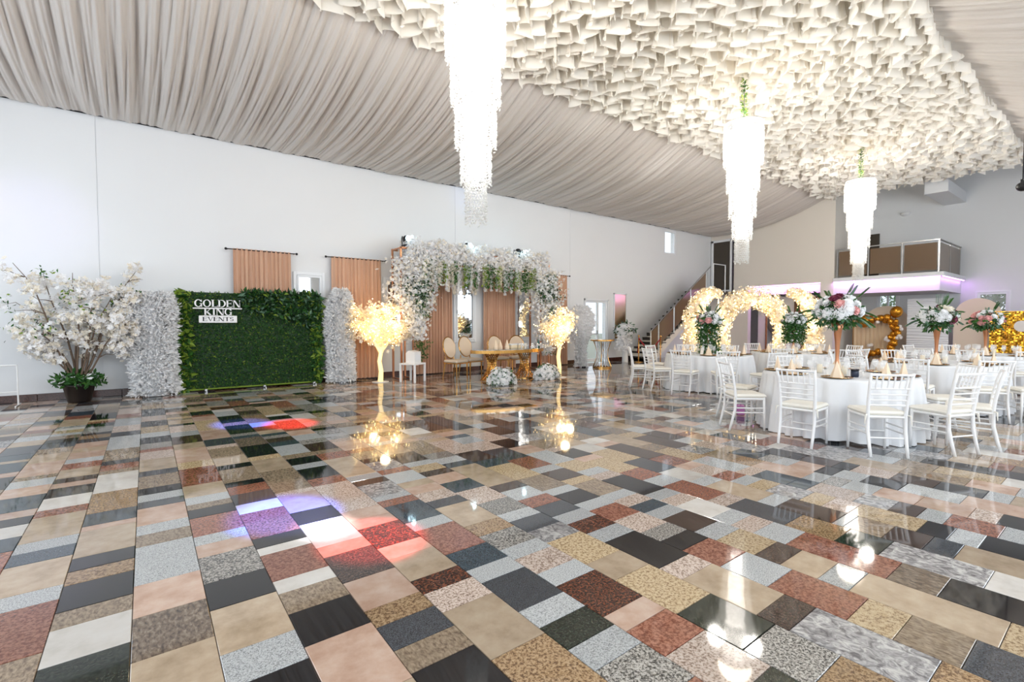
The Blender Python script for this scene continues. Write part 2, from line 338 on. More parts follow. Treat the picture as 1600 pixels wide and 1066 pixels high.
hole_wall('wall_left', XN, XB, HW, [DOOR, HIGH], [-.68, 7.18, 11.76], lambda a,b,z0,z1: ((a,YW,z0),(b,YW+.25,z1)), M['wall'])
hole_wall('wall_right', XN, XB, HW, [(x-hw, x+hw, .9, 4.3) for x, hw in WINR], [], lambda a,b,z0,z1: ((a,YR-.25,z0),(b,YR,z1)), M['wall'])
hole_wall('wall_near', YR, YW, 8.6, [(y-hw, y+hw, .9, 4.3) for y, hw in WINN], [], lambda a,b,z0,z1: ((XN-.25,a,z0),(XN,b,z1)), M['wall'])
# far end: a block of upstairs wall over a recess, beside the balcony; the stairs' upper door next to it
W1 = (6.02, 6.66, 1.75, 2.62); W2 = (2.96, 3.74, 1.55, 2.50); UD = (7.55, 8.15, 3.0, 5.0)
hole_wall('wall_far', YR, YW, 8.6, [W1, W2], [], lambda a,b,z0,z1: ((XB,a,z0),(XB+.25,b,z1)), M['wall'])
blk = MB().box((XA, 7.22, 2.98), (XA+.25, 11.1, 8.6)).box((XA, 7.22, 0), (XA+.35, 7.68, 2.98)).box((XA, 10.45, 0), (XA+.25, 11.1, 2.98)).box((XA, 11.1, 5.15), (XA+.25, YW, 8.6))
blk.box((XA+.25, 7.22, 0), (XB, 7.42, 8.6)).box((XA+.9, 7.42, 0), (XA+1.05, 10.45, 2.55)).box((XA, 11.1, 0), (XA+.25, YW, 2.78))
tag(blk.build('wall_end', M['wallb']), kind='structure')
o = MB().box((XA+.35, 7.68, 2.62), (XA+.6, 10.45, 2.98)).build('trim_cove', M['wallb']); tag(o, kind='structure')
o = MB().box((XA+.02, 7.7, 2.955), (XA+.05, 10.43, 2.975)).build('led_strip', M['purple']); tag(o, 'lilac light strip under the edge of the upstairs wall', 'light')
light('AREA', 'lilac_strip_light', (XA+.16, 9.05, 2.97), 40, (.72, .28, 1), (0, -.3, 0), shape='RECTANGLE', size=.1, size_y=2.7)
for a, b, m in [((XA+.86, 8.0, 0), (XA+.9, 9.1, 2.5), 'wood'), ((XA+.86, 9.62, 0), (XA+.9, 10.05, 2.35), 'dgl')]:
    pass
d = MB().box((XA+.84, 7.75, 0), (XA+.9, 8.95, 2.5), bev=.01).build('door_3', M['wood']); tag(d, kind='structure')
d = MB().box((XA+.84, 9.50, 0), (XA+.9, 9.56, 2.4)).box((XA+.84, 10.04, 0), (XA+.9, 10.10, 2.4)).box((XA+.84, 9.5, 2.34), (XA+.9, 10.1, 2.4)).build('door_4', M['copper']); tag(d, kind='structure')
MB().box((XA+.86, 9.56, 0), (XA+.88, 10.04, 2.34)).build('pane', M['mirror'], d)
# upper door at the head of the stairs
d = MB().box((XA-.03, 11.20, 2.8), (XA+.02, 11.28, 5.12)).box((XA-.03, 12.06, 2.8), (XA+.02, 12.16, 5.12)).box((XA-.03, 11.2, 5.04), (XA+.02, 12.16, 5.14)).box((XA-.03, 11.28, 2.8), (XA+.02, 12.06, 2.9)).build('door_2', M['pvc']); tag(d, kind='structure')
MB().box((XA-.01, 11.28, 2.9), (XA+.01, 12.06, 5.04)).build('pane', M['dgl'], d)
# upper floor and balcony
YB = 4.16; FZ = 2.96
b = MB().box((XA-.12, YB-.1, 2.96), (XB, 7.22, 3.10), bev=.01).box((XA+.02, YB+.02, 2.50), (XB, 7.22, 2.955)).build('balcony_slab', M['wall']); tag(b, kind='structure')
o = MB().box((XA-.10, YB, 2.935), (XA-.07, 7.2, 2.955)).box((XA-.08, YB-.08, 2.935), (XB-.1, YB-.05, 2.955)).build('led_strip', M['purple']); tag(o, 'lilac light strip under the lip of the balcony slab', 'light')
light('AREA', 'lilac_strip_light', (XA-.05, 5.7, 2.93), 34, (.72, .28, 1), (0, -.5, 0), shape='RECTANGLE', size=.1, size_y=3.0)
light('AREA', 'lilac_strip_light', (XA+1.4, YB-.04, 2.93), 14, (.72, .28, 1), (-.5, 0, 0), shape='RECTANGLE', size=2.6, size_y=.1)
rail = empty('balcony_railing', (XA, 5.7, 3.10), 0, 'balcony railing of brown tinted glass panels between steel posts', 'railing')
def rp(n, a, b, m, bev=0): o = MB().box(a, b, bev=bev).build(n, m); o.parent = rail; o.matrix_parent_inverse = Matrix.Translation((-XA, -5.7, -3.10)); return o
py = [7.12, 6.15, 5.18, 4.22]; px_ = [XA, XA+1.4, XB-.1]
for y in py: rp('post', (XA-.02, y-.02, 3.10), (XA+.02, y+.02, 4.16), M['steel'])
for x in px_[1:]: rp('post', (x-.02, 4.2, 3.10), (x+.02, 4.24, 4.16), M['steel'])
for a, c in zip(py[:-1], py[1:]): rp('glass_panel', (XA-.006, c+.05, 3.17), (XA+.006, a-.05, 4.06), M['tint'])
for a, c in zip(px_[:-1], px_[1:]): rp('glass_panel', (a+.05, 4.214, 3.17), (c-.05, 4.226, 4.06), M['tint'])
rp('handrail', (XA-.03, 4.19, 4.14), (XA+.03, 7.16, 4.17), M['steel']); rp('handrail', (XA, 4.19, 4.14), (XB, 4.25, 4.17), M['steel'])
d = MB().box((XB-.06, UD[0], 3.1), (XB-.001, UD[1], 5.0)).build('door_5', M['dgl']); d.location = (0, -.9, 0); tag(d, kind='structure')
o = MB().box((XA+.35, 4.12, 5.74), (XB, 4.72, 6.12)).build('trim_beam', M['wall']); tag(o, kind='structure')
# roof above the cloth
o = MB().box((XN, YR-.25, 8.6), (XB+.25, YW+.25, 8.75)).box((XN-.25, YW, HW), (XB+.25, YW+.25, 8.6)).box((XN-.25, YR-.25, HW), (XB+.25, YR, 8.6)).build('ceiling', M['wall']); tag(o, kind='structure')
# sconces
for n, y in enumerate((5.86, 6.95)):
    mb = MB(); pr = [(.02,-.11),(.09,-.09),(.15,-.04),(.17,.02)]
    V = []; F = []
    for r, z in pr:
        for j in range(11): t = PI/2+PI*j/10; V.append((r*math.cos(t), r*math.sin(t), z))
    for i in range(3):
        for j in range(10): F.append((i*11+j, i*11+j+1, (i+1)*11+j+1, (i+1)*11+j))
    F.append(tuple(33+j for j in range(11))); mb.add(V, F)
    o = mb.build('wall_sconce', M['white'], smooth=True, loc=(XB, y, 5.66)); tag(o, ['white half-bowl wall sconce above the middle of the balcony', 'white half-bowl wall sconce nearest the inner corner of the balcony'][n], 'wall lamp')
# baseboard of dark red stone tiles
bb = tag(MB().box((XN, YW-.006, 0), (DOOR[0]-.06, YW, .12)).box((DOOR[1]+.06, YW-.006, 0), (14.5, YW, .12)).build('baseboard_left', M['grout']), kind='structure')
x = XN; tm = {}
while x < 14.4:
    L = .60
    if x+L > DOOR[0]-.06 and x < DOOR[1]+.06: x = DOOR[1]+.06; continue
    if L not in tm: tm[L] = MB().box((.003, -.016, .002), (L-.003, 0, .135), bev=.003).mesh('tile', M['base'])
    link('tile', tm[L], bb, (x, YW, 0)); x += L
# ---------------- windows of the left wall: white frames, panes that mirror the room ----------------
def window(n, x0, x1, z0, z1, y=YW, sash=True):
    f = .075; mb = MB()
    mb.box((x0,y-.05,z0),(x0+f,y,z1),bev=.006).box((x1-f,y-.05,z0),(x1,y,z1),bev=.006).box((x0+f,y-.05,z1-f),(x1-f,y,z1),bev=.006).box((x0+f,y-.05,z0),(x1-f,y,z0+f),bev=.006)
    o = tag(mb.build('window_%d'%n, M['pvc']), kind='structure'); g = .05
    if sash:
        a, b, c, d = x0+f+.004, x1-f-.004, z0+f+.004, z1-f-.004
        MB().box((a,y-.065,c),(a+g,y-.01,d),bev=.005).box((b-g,y-.065,c),(b,y-.01,d),bev=.005).box((a+g,y-.065,d-g),(b-g,y-.01,d),bev=.005).box((a+g,y-.065,c),(b-g,y-.01,c+g),bev=.005).build('sash', M['pvc'], o)
        MB().box((a+g,y-.03,c+g),(b-g,y-.02,d-g)).build('pane', M['mirror'], o)
        MB().box((a+.012,y-.085,(c+d)/2-.05),(a+.032,y-.062,(c+d)/2+.05),bev=.004).build('handle', M['steel'], o)
    return o
window(1, 2.78, 3.5, .86, 2.64); window(2, 4.98, 5.7, .86, 2.64); window(3, 7.1, 7.86, .86, 2.64); window(4, 9.3, 10.1, .86, 2.64)
# door to the garden and high window: real openings
def frame_open(name, u0, u1, z0, z1, axis, at_, f=.06, mull=None, glass=True, dep=.08):
    mb = MB(); P = (lambda u, d, z: (u, at_+d, z)) if axis == 'x' else (lambda u, d, z: (at_+d, u, z))
    def bx(a, b, c, d): A, B = P(a, .02, c), P(b, .02+dep, d); mb.box(tuple(map(min, A, B)), tuple(map(max, A, B)), bev=.004)
    bx(u0,u0+f,z0,z1); bx(u1-f,u1,z0,z1); bx(u0+f,u1-f,z1-f,z1)
    if z0 > .1: bx(u0+f,u1-f,z0,z0+f)
    for m_ in (mull or []): bx(m_-.035, m_+.035, z0, z1-f)
    o = tag(mb.build(name, M['pvc']), kind='structure')
    if glass:
        us = [u0+f]+list(mull or [])+[u1-f]
        for a, b in zip(us[:-1], us[1:]):
            A, B = P(a, .055, z0+f), P(b, .063, z1-f); MB().box(tuple(map(min,A,B)), tuple(map(max,A,B))).build('pane', M['glass'], o)
    return o
dr = frame_open('door_1', *DOOR, 'x', YW, .07, [13.2]); MB().box((13.12, YW-.02, 1.02), (13.15, YW+.02, 1.16)).build('handle', M['steel'], dr)
MB().box((DOOR[0]+.07, YW+.03, .02), (13.165, YW+.09, .14)).box((DOOR[0]+.07, YW+.03, 1.0), (13.165, YW+.09, 1.06)).build('door_leaf', M['pvc'], dr)
o = MB().box((DOOR[0]-.05, YW-.02, 0), (DOOR[0], YW, 2.3)).box((DOOR[1], YW-.02, 0), (DOOR[1]+.05, YW, 2.3)).box((DOOR[0]-.05, YW-.02, 2.24), (DOOR[1]+.05, YW, 2.3)).build('trim_1', M['pvc']); tag(o, kind='structure')
frame_open('window_5', *HIGH, 'x', YW, .06); frame_open('window_6', *W1, 'y', XB, .07, [6.34]); frame_open('window_7', *W2, 'y', XB, .07)
for n, (a, b, c, d) in enumerate((W1, W2)):
    o = MB().box((XB-.02, a-.06, c), (XB, a, d+.06)).box((XB-.02, b, c), (XB, b+.06, d+.06)).box((XB-.02, a, d), (XB, b, d+.06)).build('trim_%d'%(n+2), M['pvc']); tag(o, kind='structure')
# garden beyond the openings
o = MB().box((XN-30, YW+.25, -.3), (XB+30, YW+40, -.1)).box((XB+.25, YR-30, -.3), (XB+40, YW+.25, -.1)).build('ground', mat('garden_ground', '8f9483', .9)); tag(o, kind='structure')
def bush(name, c, r, h, n, mt, label, leafr=.12):
    t = empty(name, c, 0, label, 'shrub'); D = rng.normal(size=(n,3)); D /= np.linalg.norm(D,axis=1)[:,None]
    T = D*(rng.random(n)**.35)[:,None]*[r,r,h/2]+[0,0,h/2]
    scatter('foliage', LEAF, T, leafr*(.6+.8*rng.random(n)), rand_rot(n), [mt], parent=t); MB().tube([(0,0,0),(0,0,h*.5)], [.05,.03]).build('stem', M['bark'], t)
bush('garden_shrub', (25.6, 3.3, -.1), 1.5, 3.4, 5000, M['bush'], 'green shrub outside the window above the gold sequin wall', .16)
bush('garden_shrub', (25.8, 7.2, -.1), 1.4, 3.0, 3000, M['bush'], 'green shrub outside the small window under the balcony', .16)

# ---------------- cloth ceiling ----------------
def drape(name, side):
    nx, ny = 2300, 30; X = np.linspace(XN, XA, nx); t = np.linspace(0, 1.12, ny); Xg, Tg = np.meshgrid(X, t)
    rr = np.random.default_rng(5 if side > 0 else 6)
    def wob(freq, k=5): return sum(np.sin(X*freq*(.6+.8*rr.random())+rr.random()*6.28) for _ in range(k))/k
    sw = .45*np.sin(X*.33+1.0)+.25*wob(.9)                                       # folds sweep sideways a little on the way up
    Xs = Xg+.0*Tg; amp = .55+.45*np.sin(PI*np.clip(Tg,0,1))
    ph1 = 2*PI*X/.31+3.0*wob(1.7); ph2 = 2*PI*X/.13+3.5*wob(2.3); ph3 = 2*PI*X/.063+3*wob(3.1); mod = .5+.5*wob(1.3)
    p = lambda ph, dr_: 1-np.abs(np.sin(ph[None,:]*.5+dr_*Tg))**.8
    ph0 = 2*PI*X/1.15+2.5*wob(.8); d = .07*p(ph0, .8)+.05*p(ph1, 1.2)*(.5+mod[None,:])+.034*p(ph2, -1.6)*(1.4-mod[None,:])+.014*p(ph3, 2.0)
    d = d*1.55; z = 5.37+.84*Tg**2.7+(.06*np.sin(X*.9)[None,:])*np.sin(PI*np.clip(Tg,0,1))+(d-.14)*amp
    z = np.where(Tg <= 0, 5.37+.25*(d-.14), z)
    y = YW-.004-4.75*Tg; 
    if side < 0: y = 2*YC-y
    x = np.clip(Xg+sw[None,:]*Tg*.55*np.sin(PI*np.clip(Xg-XN,0,24.6)/24.6), XN, XA)
    V = np.stack([x, y, z], -1).reshape(-1,3); i, j = np.meshgrid(np.arange(ny-1), np.arange(nx-1), indexing='ij'); a = (i*nx+j).ravel()
    q = np.stack([a, a+1, a+nx+1, a+nx], 1) if side > 0 else np.stack([a, a+nx, a+nx+1, a+1], 1)
    return link(name, np_mesh(name, V, q.ravel(), np.full(len(q), 4), [M['drape']], smooth=True))
for s_, lb in ((1, 'grey beige pleated cloth ceiling drape rising from the long white wall'), (-1, 'grey beige pleated cloth ceiling drape on the far side of the ruffled canopy')):
    o = drape('ceiling_drape', s_); tag(o, lb, 'ceiling drape')
o = MB().tube([(XN, YW-.02, 5.36), (XA, YW-.02, 5.36)], .012, 6).build('trim_rail', M['dark']); tag(o, kind='structure')
# ruffled canopy: rows of standing ribbons of cloth
PX0, PX1, PY0, PY1 = -1.2, 20.45, 2.25, 7.35
can = empty('ruffled_canopy', ((PX0+PX1)/2, YC, 6.5), 0, 'huge rectangular ceiling canopy of cream ruffled cloth around the chandeliers', 'ceiling canopy')
o = MB().box((PX0-10.2+.575, -2.6, -.03), (10.8, 2.6, 0)).build('backing_panel', M['ruffle'], can)
rows = 27
for r_ in range(rows):
    y0 = PY0+(PY1-PY0)*r_/(rows-1); ds = .024; s = np.arange(PX0, PX1, ds); n = len(s)
    lam = .40+.13*np.sin(s*1.7+r_*2.1)+.05*np.sin(s*5.1+r_); ph = np.cumsum(2*PI*ds/lam)+rng.random()*6.28
    A = .12+.035*np.sin(s*2.3+r_*1.3); nz = .5*np.sin(s*3.7+r_*4.1)+.5*np.sin(s*9.1+r_*1.9)
    edge = r_ in (0, rows-1); lv = [(0,.7),(.5,.85),(.85,1.0),(.97,1.10),(1.0,1.2)]
    VV = []
    for h, k in lv:
        a = A*k*(.75 if edge else 1); x = s+a*.45*np.sin(2*ph); y = y0+a*np.sin(ph)*1.0+.05*np.sin(s*1.9+r_*.8)
        z = 6.47-(.46+.08*nz)*h+.03*np.sin(ph*1.5+r_)*h
        VV.append(np.stack([x, y, z], -1))
    V = np.stack(VV, 1).reshape(-1,3); V[:,0] = np.clip(V[:,0], PX0-.1, PX1+.05); k = len(lv); i, j = np.meshgrid(np.arange(n-1), np.arange(k-1), indexing='ij'); a = (i*k+j).ravel()
    q = np.stack([a, a+1, a+k+1, a+k], 1); V -= [(PX0+PX1)/2, YC, 6.5]
    link('ruffle', np_mesh('ruffle', V, q.ravel(), np.full(len(q), 4), [M['ruffle']], smooth=True), can)
# short valances closing both ends
for xe in (PX0, PX1):
    s = np.arange(PY0, PY1, .02); ph = 2*PI*s/.16+np.sin(s*3); V = []
    for h in (0, .5, 1): V.append(np.stack([xe+.05*(1+.4*h)*np.sin(ph), s, 6.47-.3*h-.02*np.sin(s*7)*h], -1))
    V = np.stack(V, 1).reshape(-1,3)-[(PX0+PX1)/2, YC, 6.5]; n = len(s); i, j = np.meshgrid(np.arange(n-1), np.arange(2), indexing='ij'); a = (i*3+j).ravel(); q = np.stack([a,a+1,a+4,a+3],1)
    link('valance', np_mesh('valance', V, q.ravel(), np.full(len(q),4), [M['ruffle']], smooth=True), can)
# ---------------- chandeliers ----------------
def make_chandelier():
    t = empty('chandelier', (0,0,0)); z = 5.2
    for ti, (r, h) in enumerate([(.34,.72),(.285,.53),(.235,.49),(.175,.43),(.12,.44)]):
        ring = MB(); ring.lathe([(r-.012,z-.015),(r+.004,z-.015),(r+.004,z+.01),(r-.012,z+.01)], 36, close=False); o = ring.build('tier_ring', M['crystal'], t)
        T = []; S = []
        if ti < 4: ns = int(2*PI*r/.030); step = .034
        else: ns = 22; step = .036
        for j in range(ns):
            a = 2*PI*j/ns; nb = int(h/step)
            for b in range(nb+(j%3)):
                rr_ = r+(.006*math.sin(b*2.1+j)); aa = a+((PI/ns) if b % 2 else 0)
                T.append((rr_*math.cos(aa), rr_*math.sin(aa), z-.02-b*step)); S.append(.023 if ti < 4 else .027)
        T = np.array(T); scatter('crystals', OCTA, T, np.array(S), rand_rot(len(T))*1.0, [M['crystal']], parent=o, kind='stuff')
        if ti < 4: MB().lathe([(r*.55, z-h+.03),(r*.62,z-h*.5),(r*.55,z-.04)], 20).build('lamp', M['core'], o, smooth=True)
        z -= h*.985 if ti < 4 else 0
    n = 26; k = 5; T = []
    MB().lathe([(.0,5.2),(.33,5.21),(.33,5.225),(.0,5.24)], 32).build('top_plate', M['steel'], t)
    MB().tube([(0,0,5.22),(0,0,6.45)], .012, 6).build('hanging_rod', M['steel'], t)
    N = 170; a = rng.random(N)*6.28; zz = 5.26+rng.random(N)*.98; D = np.stack([np.cos(a), np.sin(a), .5*rng.normal(size=N)], 1)
    scatter('vine', LEAF, np.stack([.015*np.cos(a), .015*np.sin(a), zz], 1), .075, np.stack([D/np.linalg.norm(D,axis=1)[:,None], np.cross(D, [0,0,1.]), rand_rot(N)[:,:,2]], -1), [M['leafy'], M['leafm']], rng.integers(0,2,N), parent=t)
    return t
ch = make_chandelier(); note(ch)
for i, (x, lb) in enumerate([(3.10, 'largest tiered crystal chandelier, hanging nearest over the open floor'), (9.16, 'middle tiered crystal chandelier hanging above the chairs by the staircase side'), (15.28, 'farthest tiered crystal chandelier hanging before the balcony')]):
    o = ch if i == 0 else copy_tree(ch); o.location = (x, YC, 0); tag(o, lb, 'chandelier', 'crystal chandeliers under the ruffled canopy')
    light('POINT', 'chandelier_glow', (x, YC, 5.35), 90, (1, .88, .72), shadow_soft_size=.3)
    for a_ in (0.4, 2.5, 4.6): light('POINT', 'chandelier_bulb', (x+.37*math.cos(a_), YC+.37*math.sin(a_), 4.75), 105, (1, .95, .87), shadow_soft_size=.15)  # sourceless points added beside the crystals to brighten the ruffled cloth
# black moving light on a rod at the far side
t = empty('stage_light', (15.0, 1.74, 4.34), 0, 'black stage light hanging at the edge of the ruffled canopy', 'stage light')
MB().tube([(0,0,.12),(0,0,1.2)], .012, 6).build('rod', M['dark'], t); MB().sphere((0,0,0), .11, 14, 9, sc_=(1,1,.9)).build('housing', M['black'], t, smooth=True)
MB().box((-.14,-.02,-.02),(-.12,.02,.12)).box((.12,-.02,-.02),(.14,.02,.12)).box((-.14,-.02,.11),(.14,.02,.13)).build('yoke', M['black'], t)
# ---------------- banquet tables, chairs, settings ----------------
def make_chair():
    t = empty('banquet_chair'); W = .19; D = .19; SH = .44            # faces +Y; the back stands at -Y
    for sx in (-1, 1):
        mb = MB(); mb.tube([(sx*W, D, 0), (sx*W, D-.005, .20), (sx*W*.97, D-.01, SH)], [.014,.0165,.018], 8); mb.build('leg', M['white'], t, smooth=True)
        mb = MB(); mb.tube([(sx*.175,-.255,0),(sx*.178,-.225,.12),(sx*.18,-.19,.28),(sx*.18,-.185,SH),(sx*.185,-.20,.58),(sx*.19,-.235,.78),(sx*.20,-.27,.895)], [.015,.017,.019,.019,.0175,.0165,.015], 8)
        mb.build('leg', M['white'], t, smooth=True)
    mb = MB(); mb.box((-.2,-.2,SH-.035),(.2,.2,SH-.005), bev=.012); mb.build('seat', M['white'], t)
    mb = MB(); P = [(.2,.0),(.21,.012),(.21,.03),(.19,.045),(.0,.05)]
    mb.box((-.205,-.19,SH-.003),(.205,.212,SH+.045), bev=.02); mb.build('cushion', M['cushion'], t)
    mb = MB()
    for a, b in (((-.17,-.2,.2),(.17,-.2,.2)), ((-.19,.185,.2),(.19,.185,.2)), ((-.18,-.19,.24),(-.19,.18,.24)), ((.18,-.19,.24),(.19,.18,.24)), ((-.18,-.19,.30),(-.19,.18,.30)), ((.18,-.19,.30),(.19,.18,.30))): mb.tube([a,b], .009, 6)
    mb.build('stretcher', M['white'], t)
    mb = MB(); yb = lambda z: -.185 if z < SH else -.185-.1*((z-SH)/.485)**1.5
    for z, r in ((.878,.014),(.73,.012),(.665,.009),(.605,.009),(.55,.011)):
        x = .18+.02*(z-SH)/.48; mb.tube([(-x,yb(z),z),(0,yb(z)-.012,z),(x,yb(z),z)], r, 6)
    for k in range(6): x = -.14+.056*k; mb.tube([(x,yb(.73)-.01,.73),(x*1.04,yb(.878)-.008,.878)], .0085, 6)
    mb.build('backrest', M['white'], t)
    mb = MB()
    for sx in (-1, 1): mb.tube([(sx*.17,-.17,SH+.01),(sx*.215,-.215,SH),(sx*.225,-.22,SH-.09)], [.006,.01,.004], 5)
    mb.build('cushion_tie', M['cushion'], t)
    return t
TB = dict(A=(9.79,5.82), B=(7.36,2.52), C=(10.75,2.2), D=(11.96,4.99), E=(14.41,2.14))
TN = dict(A='the table before the stair and left light arch', B='the nearest white table', C='the white table behind the nearest one', D='the far table before the ring of lights', E='the farthest table before the gold sequin wall')
short = dict(A='the table by the stairs', B='the nearest table', C='the second table back', D='the table under the ring arch', E='the farthest table')
CH = [  # table, angle from the table centre, distance, turn, description
 ('B',183,1.17,0,'its back seen square on, left of the middle'),('B',217,1.2,6,'its back seen square on, right of the middle'),('B',256,1.17,-8,'turned in profile at its right side'),
 ('B',139,1.2,1,'left side, seen half in profile'),('B',281,1.30,0,'right end, behind the profile chair'),('B',311,1.25,0,'far right side, between two tables'),
 ('B',46,1.18,0,'far side, its back rising over the napkins'),('B',100,1.25,0,'far left side, half hidden by the cloth'),
 ('A',156,1.22,0,'stair side, second in line'),('A',133,1.42,0,'stair side, outermost by the vase of flowers'),('A',191,1.24,0,'near side, its back seen square on'),('A',224,1.24,0,'near right corner, seat towards the cloth'),
 ('A',248,1.66,0,'near right side, set back from the cloth'),('A',95,1.18,0,'far side, before the stair rail'),('A',12,1.2,0,'right side, before the middle arch'),('A',52,1.2,0,'far right side, before the light arch'),
 ('C',150,1.25,0,'left corner, angled towards the stairs'),('C',182,1.40,0,'side facing the nearest table'),('C',217,1.24,0,'near side, back across the tablecloth'),('C',243,1.32,60,'right side, turned outward with its seat showing'),
 ('C',70,1.2,0,'far side, before the balloons'),('C',38,1.2,0,'far side, beside the trumpet vase'),('C',108,1.25,0,'far left side, before the beige drape'),('C',275,1.25,0,'right end, at the frame edge'),
 ('D',195,1.22,0,'near side, left half'),('D',235,1.22,0,'near side, middle'),('D',262,1.2,0,'near right side, before the pillar'),('D',110,1.25,0,'left side, by the copper framed mirror'),('D',60,1.3,0,'far side, under the ring arch'),
 ('D',5,1.35,0,'right side, before the right crescent'),('D',-25,1.45,0,'right corner, beside the pillar'),
 ('E',180,1.25,0,'near side, left'),('E',212,1.25,0,'near side, middle'),('E',150,1.25,0,'left side, before the ruched backdrop'),('E',75,1.2,0,'far side, before the round backdrop'),('E',35,1.2,0,'far side, before the gold wall'),('E',245,1.3,0,'right side, by the gold wall')]
chair0 = make_chair(); note(chair0); first = True
for tb, ang, dist, turn, desc in CH:
    a = math.radians(ang); c = TB[tb]; o = chair0 if first else copy_tree(chair0); first = False
    o.location = (c[0]+dist*math.cos(a), c[1]+dist*math.sin(a), 0); o.rotation_euler = (0,0,a+PI/2+math.radians(turn))
    tag(o, 'white chair at '+short[tb]+', '+desc, 'chair', 'white chiavari chairs at the banquet tables')
R0 = .86
def make_table():
    t = empty('round_table'); MB().lathe([(R0-.02,.71),(R0,.715),(R0,.735),(R0-.02,.74)], 40).build('tabletop', M['wood'], t)
    MB().lathe([(.3,0),(.3,.02),(.05,.05),(.04,.5),(.12,.71)], 20).build('pedestal', M['dark'], t, smooth=True); return t
tab0 = make_table(); note(tab0)
def cloth_mesh(seed):
    rr = np.random.default_rng(seed); n = 240; th = np.arange(n)/n*2*PI; nf = 26
    ph = nf*th+1.2*np.sin(3*th+rr.random()*6)+.8*np.sin(7*th+rr.random()*6); fold = np.sin(ph)+.35*np.sin(2*ph+1)
    rings = [(0,.752,0),(.5,.752,0),(R0-.01,.752,0),(R0+.012,.745,0),(R0+.022,.72,.1),(R0+.035,.6,.35),(R0+.05,.42,.6),(R0+.065,.22,.85),(R0+.075,.06,1.0),(R0+.078,.018,1.0)]
    V = []
    for r, z, k in rings: rad = r+.048*fold*k+(.0 if k == 0 else .012*np.sin(5*th)*k); V.append(np.stack([rad*np.cos(th), rad*np.sin(th), np.full(n, z)+(.012*np.sin(4*th) if z < .03 else 0)], -1))
    V = np.concatenate(V); i, j = np.meshgrid(np.arange(len(rings)-1), np.arange(n), indexing='ij'); a = (i*n+j).ravel(); b = (i*n+(j+1)%n).ravel()
    q = np.stack([b, a, a+n, b+n], 1); V[:,2] = np.maximum(V[:,2], .008)
    return np_mesh('tablecloth', V, q.ravel(), np.full(len(q),4), [M['cloth']], smooth=True)
def lathe_mesh(name, prof, mt, n=20): return MB().lathe(prof, n).mesh(name, mt, smooth=True)
charger_me = MB().lathe([(.10,0),(.165,.010),(.168,.014),(.16,.016),(.10,.006),(0,.006)], 28).mesh('charger', M['charger'], True)
rim_me = MB().lathe([(.158,.0155),(.169,.0135),(.1695,.017),(.16,.019)], 28, close=False).mesh('rim', M['gold'])
plate_me = lathe_mesh('plate', [(.07,0),(.12,.010),(.122,.013),(.075,.006),(0,.005)], M['plate'], 24)
glass_me = lathe_mesh('wine_glass', [(.035,0),(.033,.004),(.005,.01),(.005,.08),(.02,.095),(.036,.125),(.036,.16),(.031,.19),(.029,.19),(.033,.16),(.033,.127),(.0,.10)], M['glass'], 12)
nap = MB(); nap.add([(0,0,.17),(-.085,-.035,0),(-.03,-.06,0),(.03,-.06,0),(.085,-.035,0),(.05,.05,0),(-.05,.05,0)], [(0,1,2),(0,2,3),(0,3,4),(0,4,5),(0,5,6),(0,6,1),(6,5,4,3,2,1)])
nap.add([(0,-.01,.15),(-.10,-.015,0),(-.06,-.055,.0)],[(0,1,2)]); nap_me = nap.mesh('napkin', M['napkin'])
# blooms
def bloom_mesh(name, mt, r=1.0):
    mb = MB(); mb.sphere((0,0,.1), .42, 8, 5)
    for ring, (n, rad, z, tilt) in enumerate([(5,.35,.28,.9),(6,.6,.12,.6),(7,.85,-.08,.25)]):
        for k in range(n):
            a = 2*PI*(k+.5*ring)/n; c, s_ = math.cos(a), math.sin(a); w_ = .36
            P = [(rad*.35*c, rad*.35*s_, z-.18), (rad*c-w_*s_, rad*s_+w_*c, z+.12*tilt), (rad*1.12*c, rad*1.12*s_, z+.32*tilt), (rad*c+w_*s_, rad*s_-w_*c, z+.12*tilt)]
            mb.add([(x*r, y*r, zz*r) for x, y, zz in P], [(0,3,2,1)])
    return mb.mesh(name, mt, False)
BL = dict(w=bloom_mesh('flower_head', M['petal']), p=bloom_mesh('flower_head', M['pinkf']), b=bloom_mesh('flower_head', M['burg']), r=bloom_mesh('flower_head', M['rosef']), c=bloom_mesh('flower_head', M['petalw']))
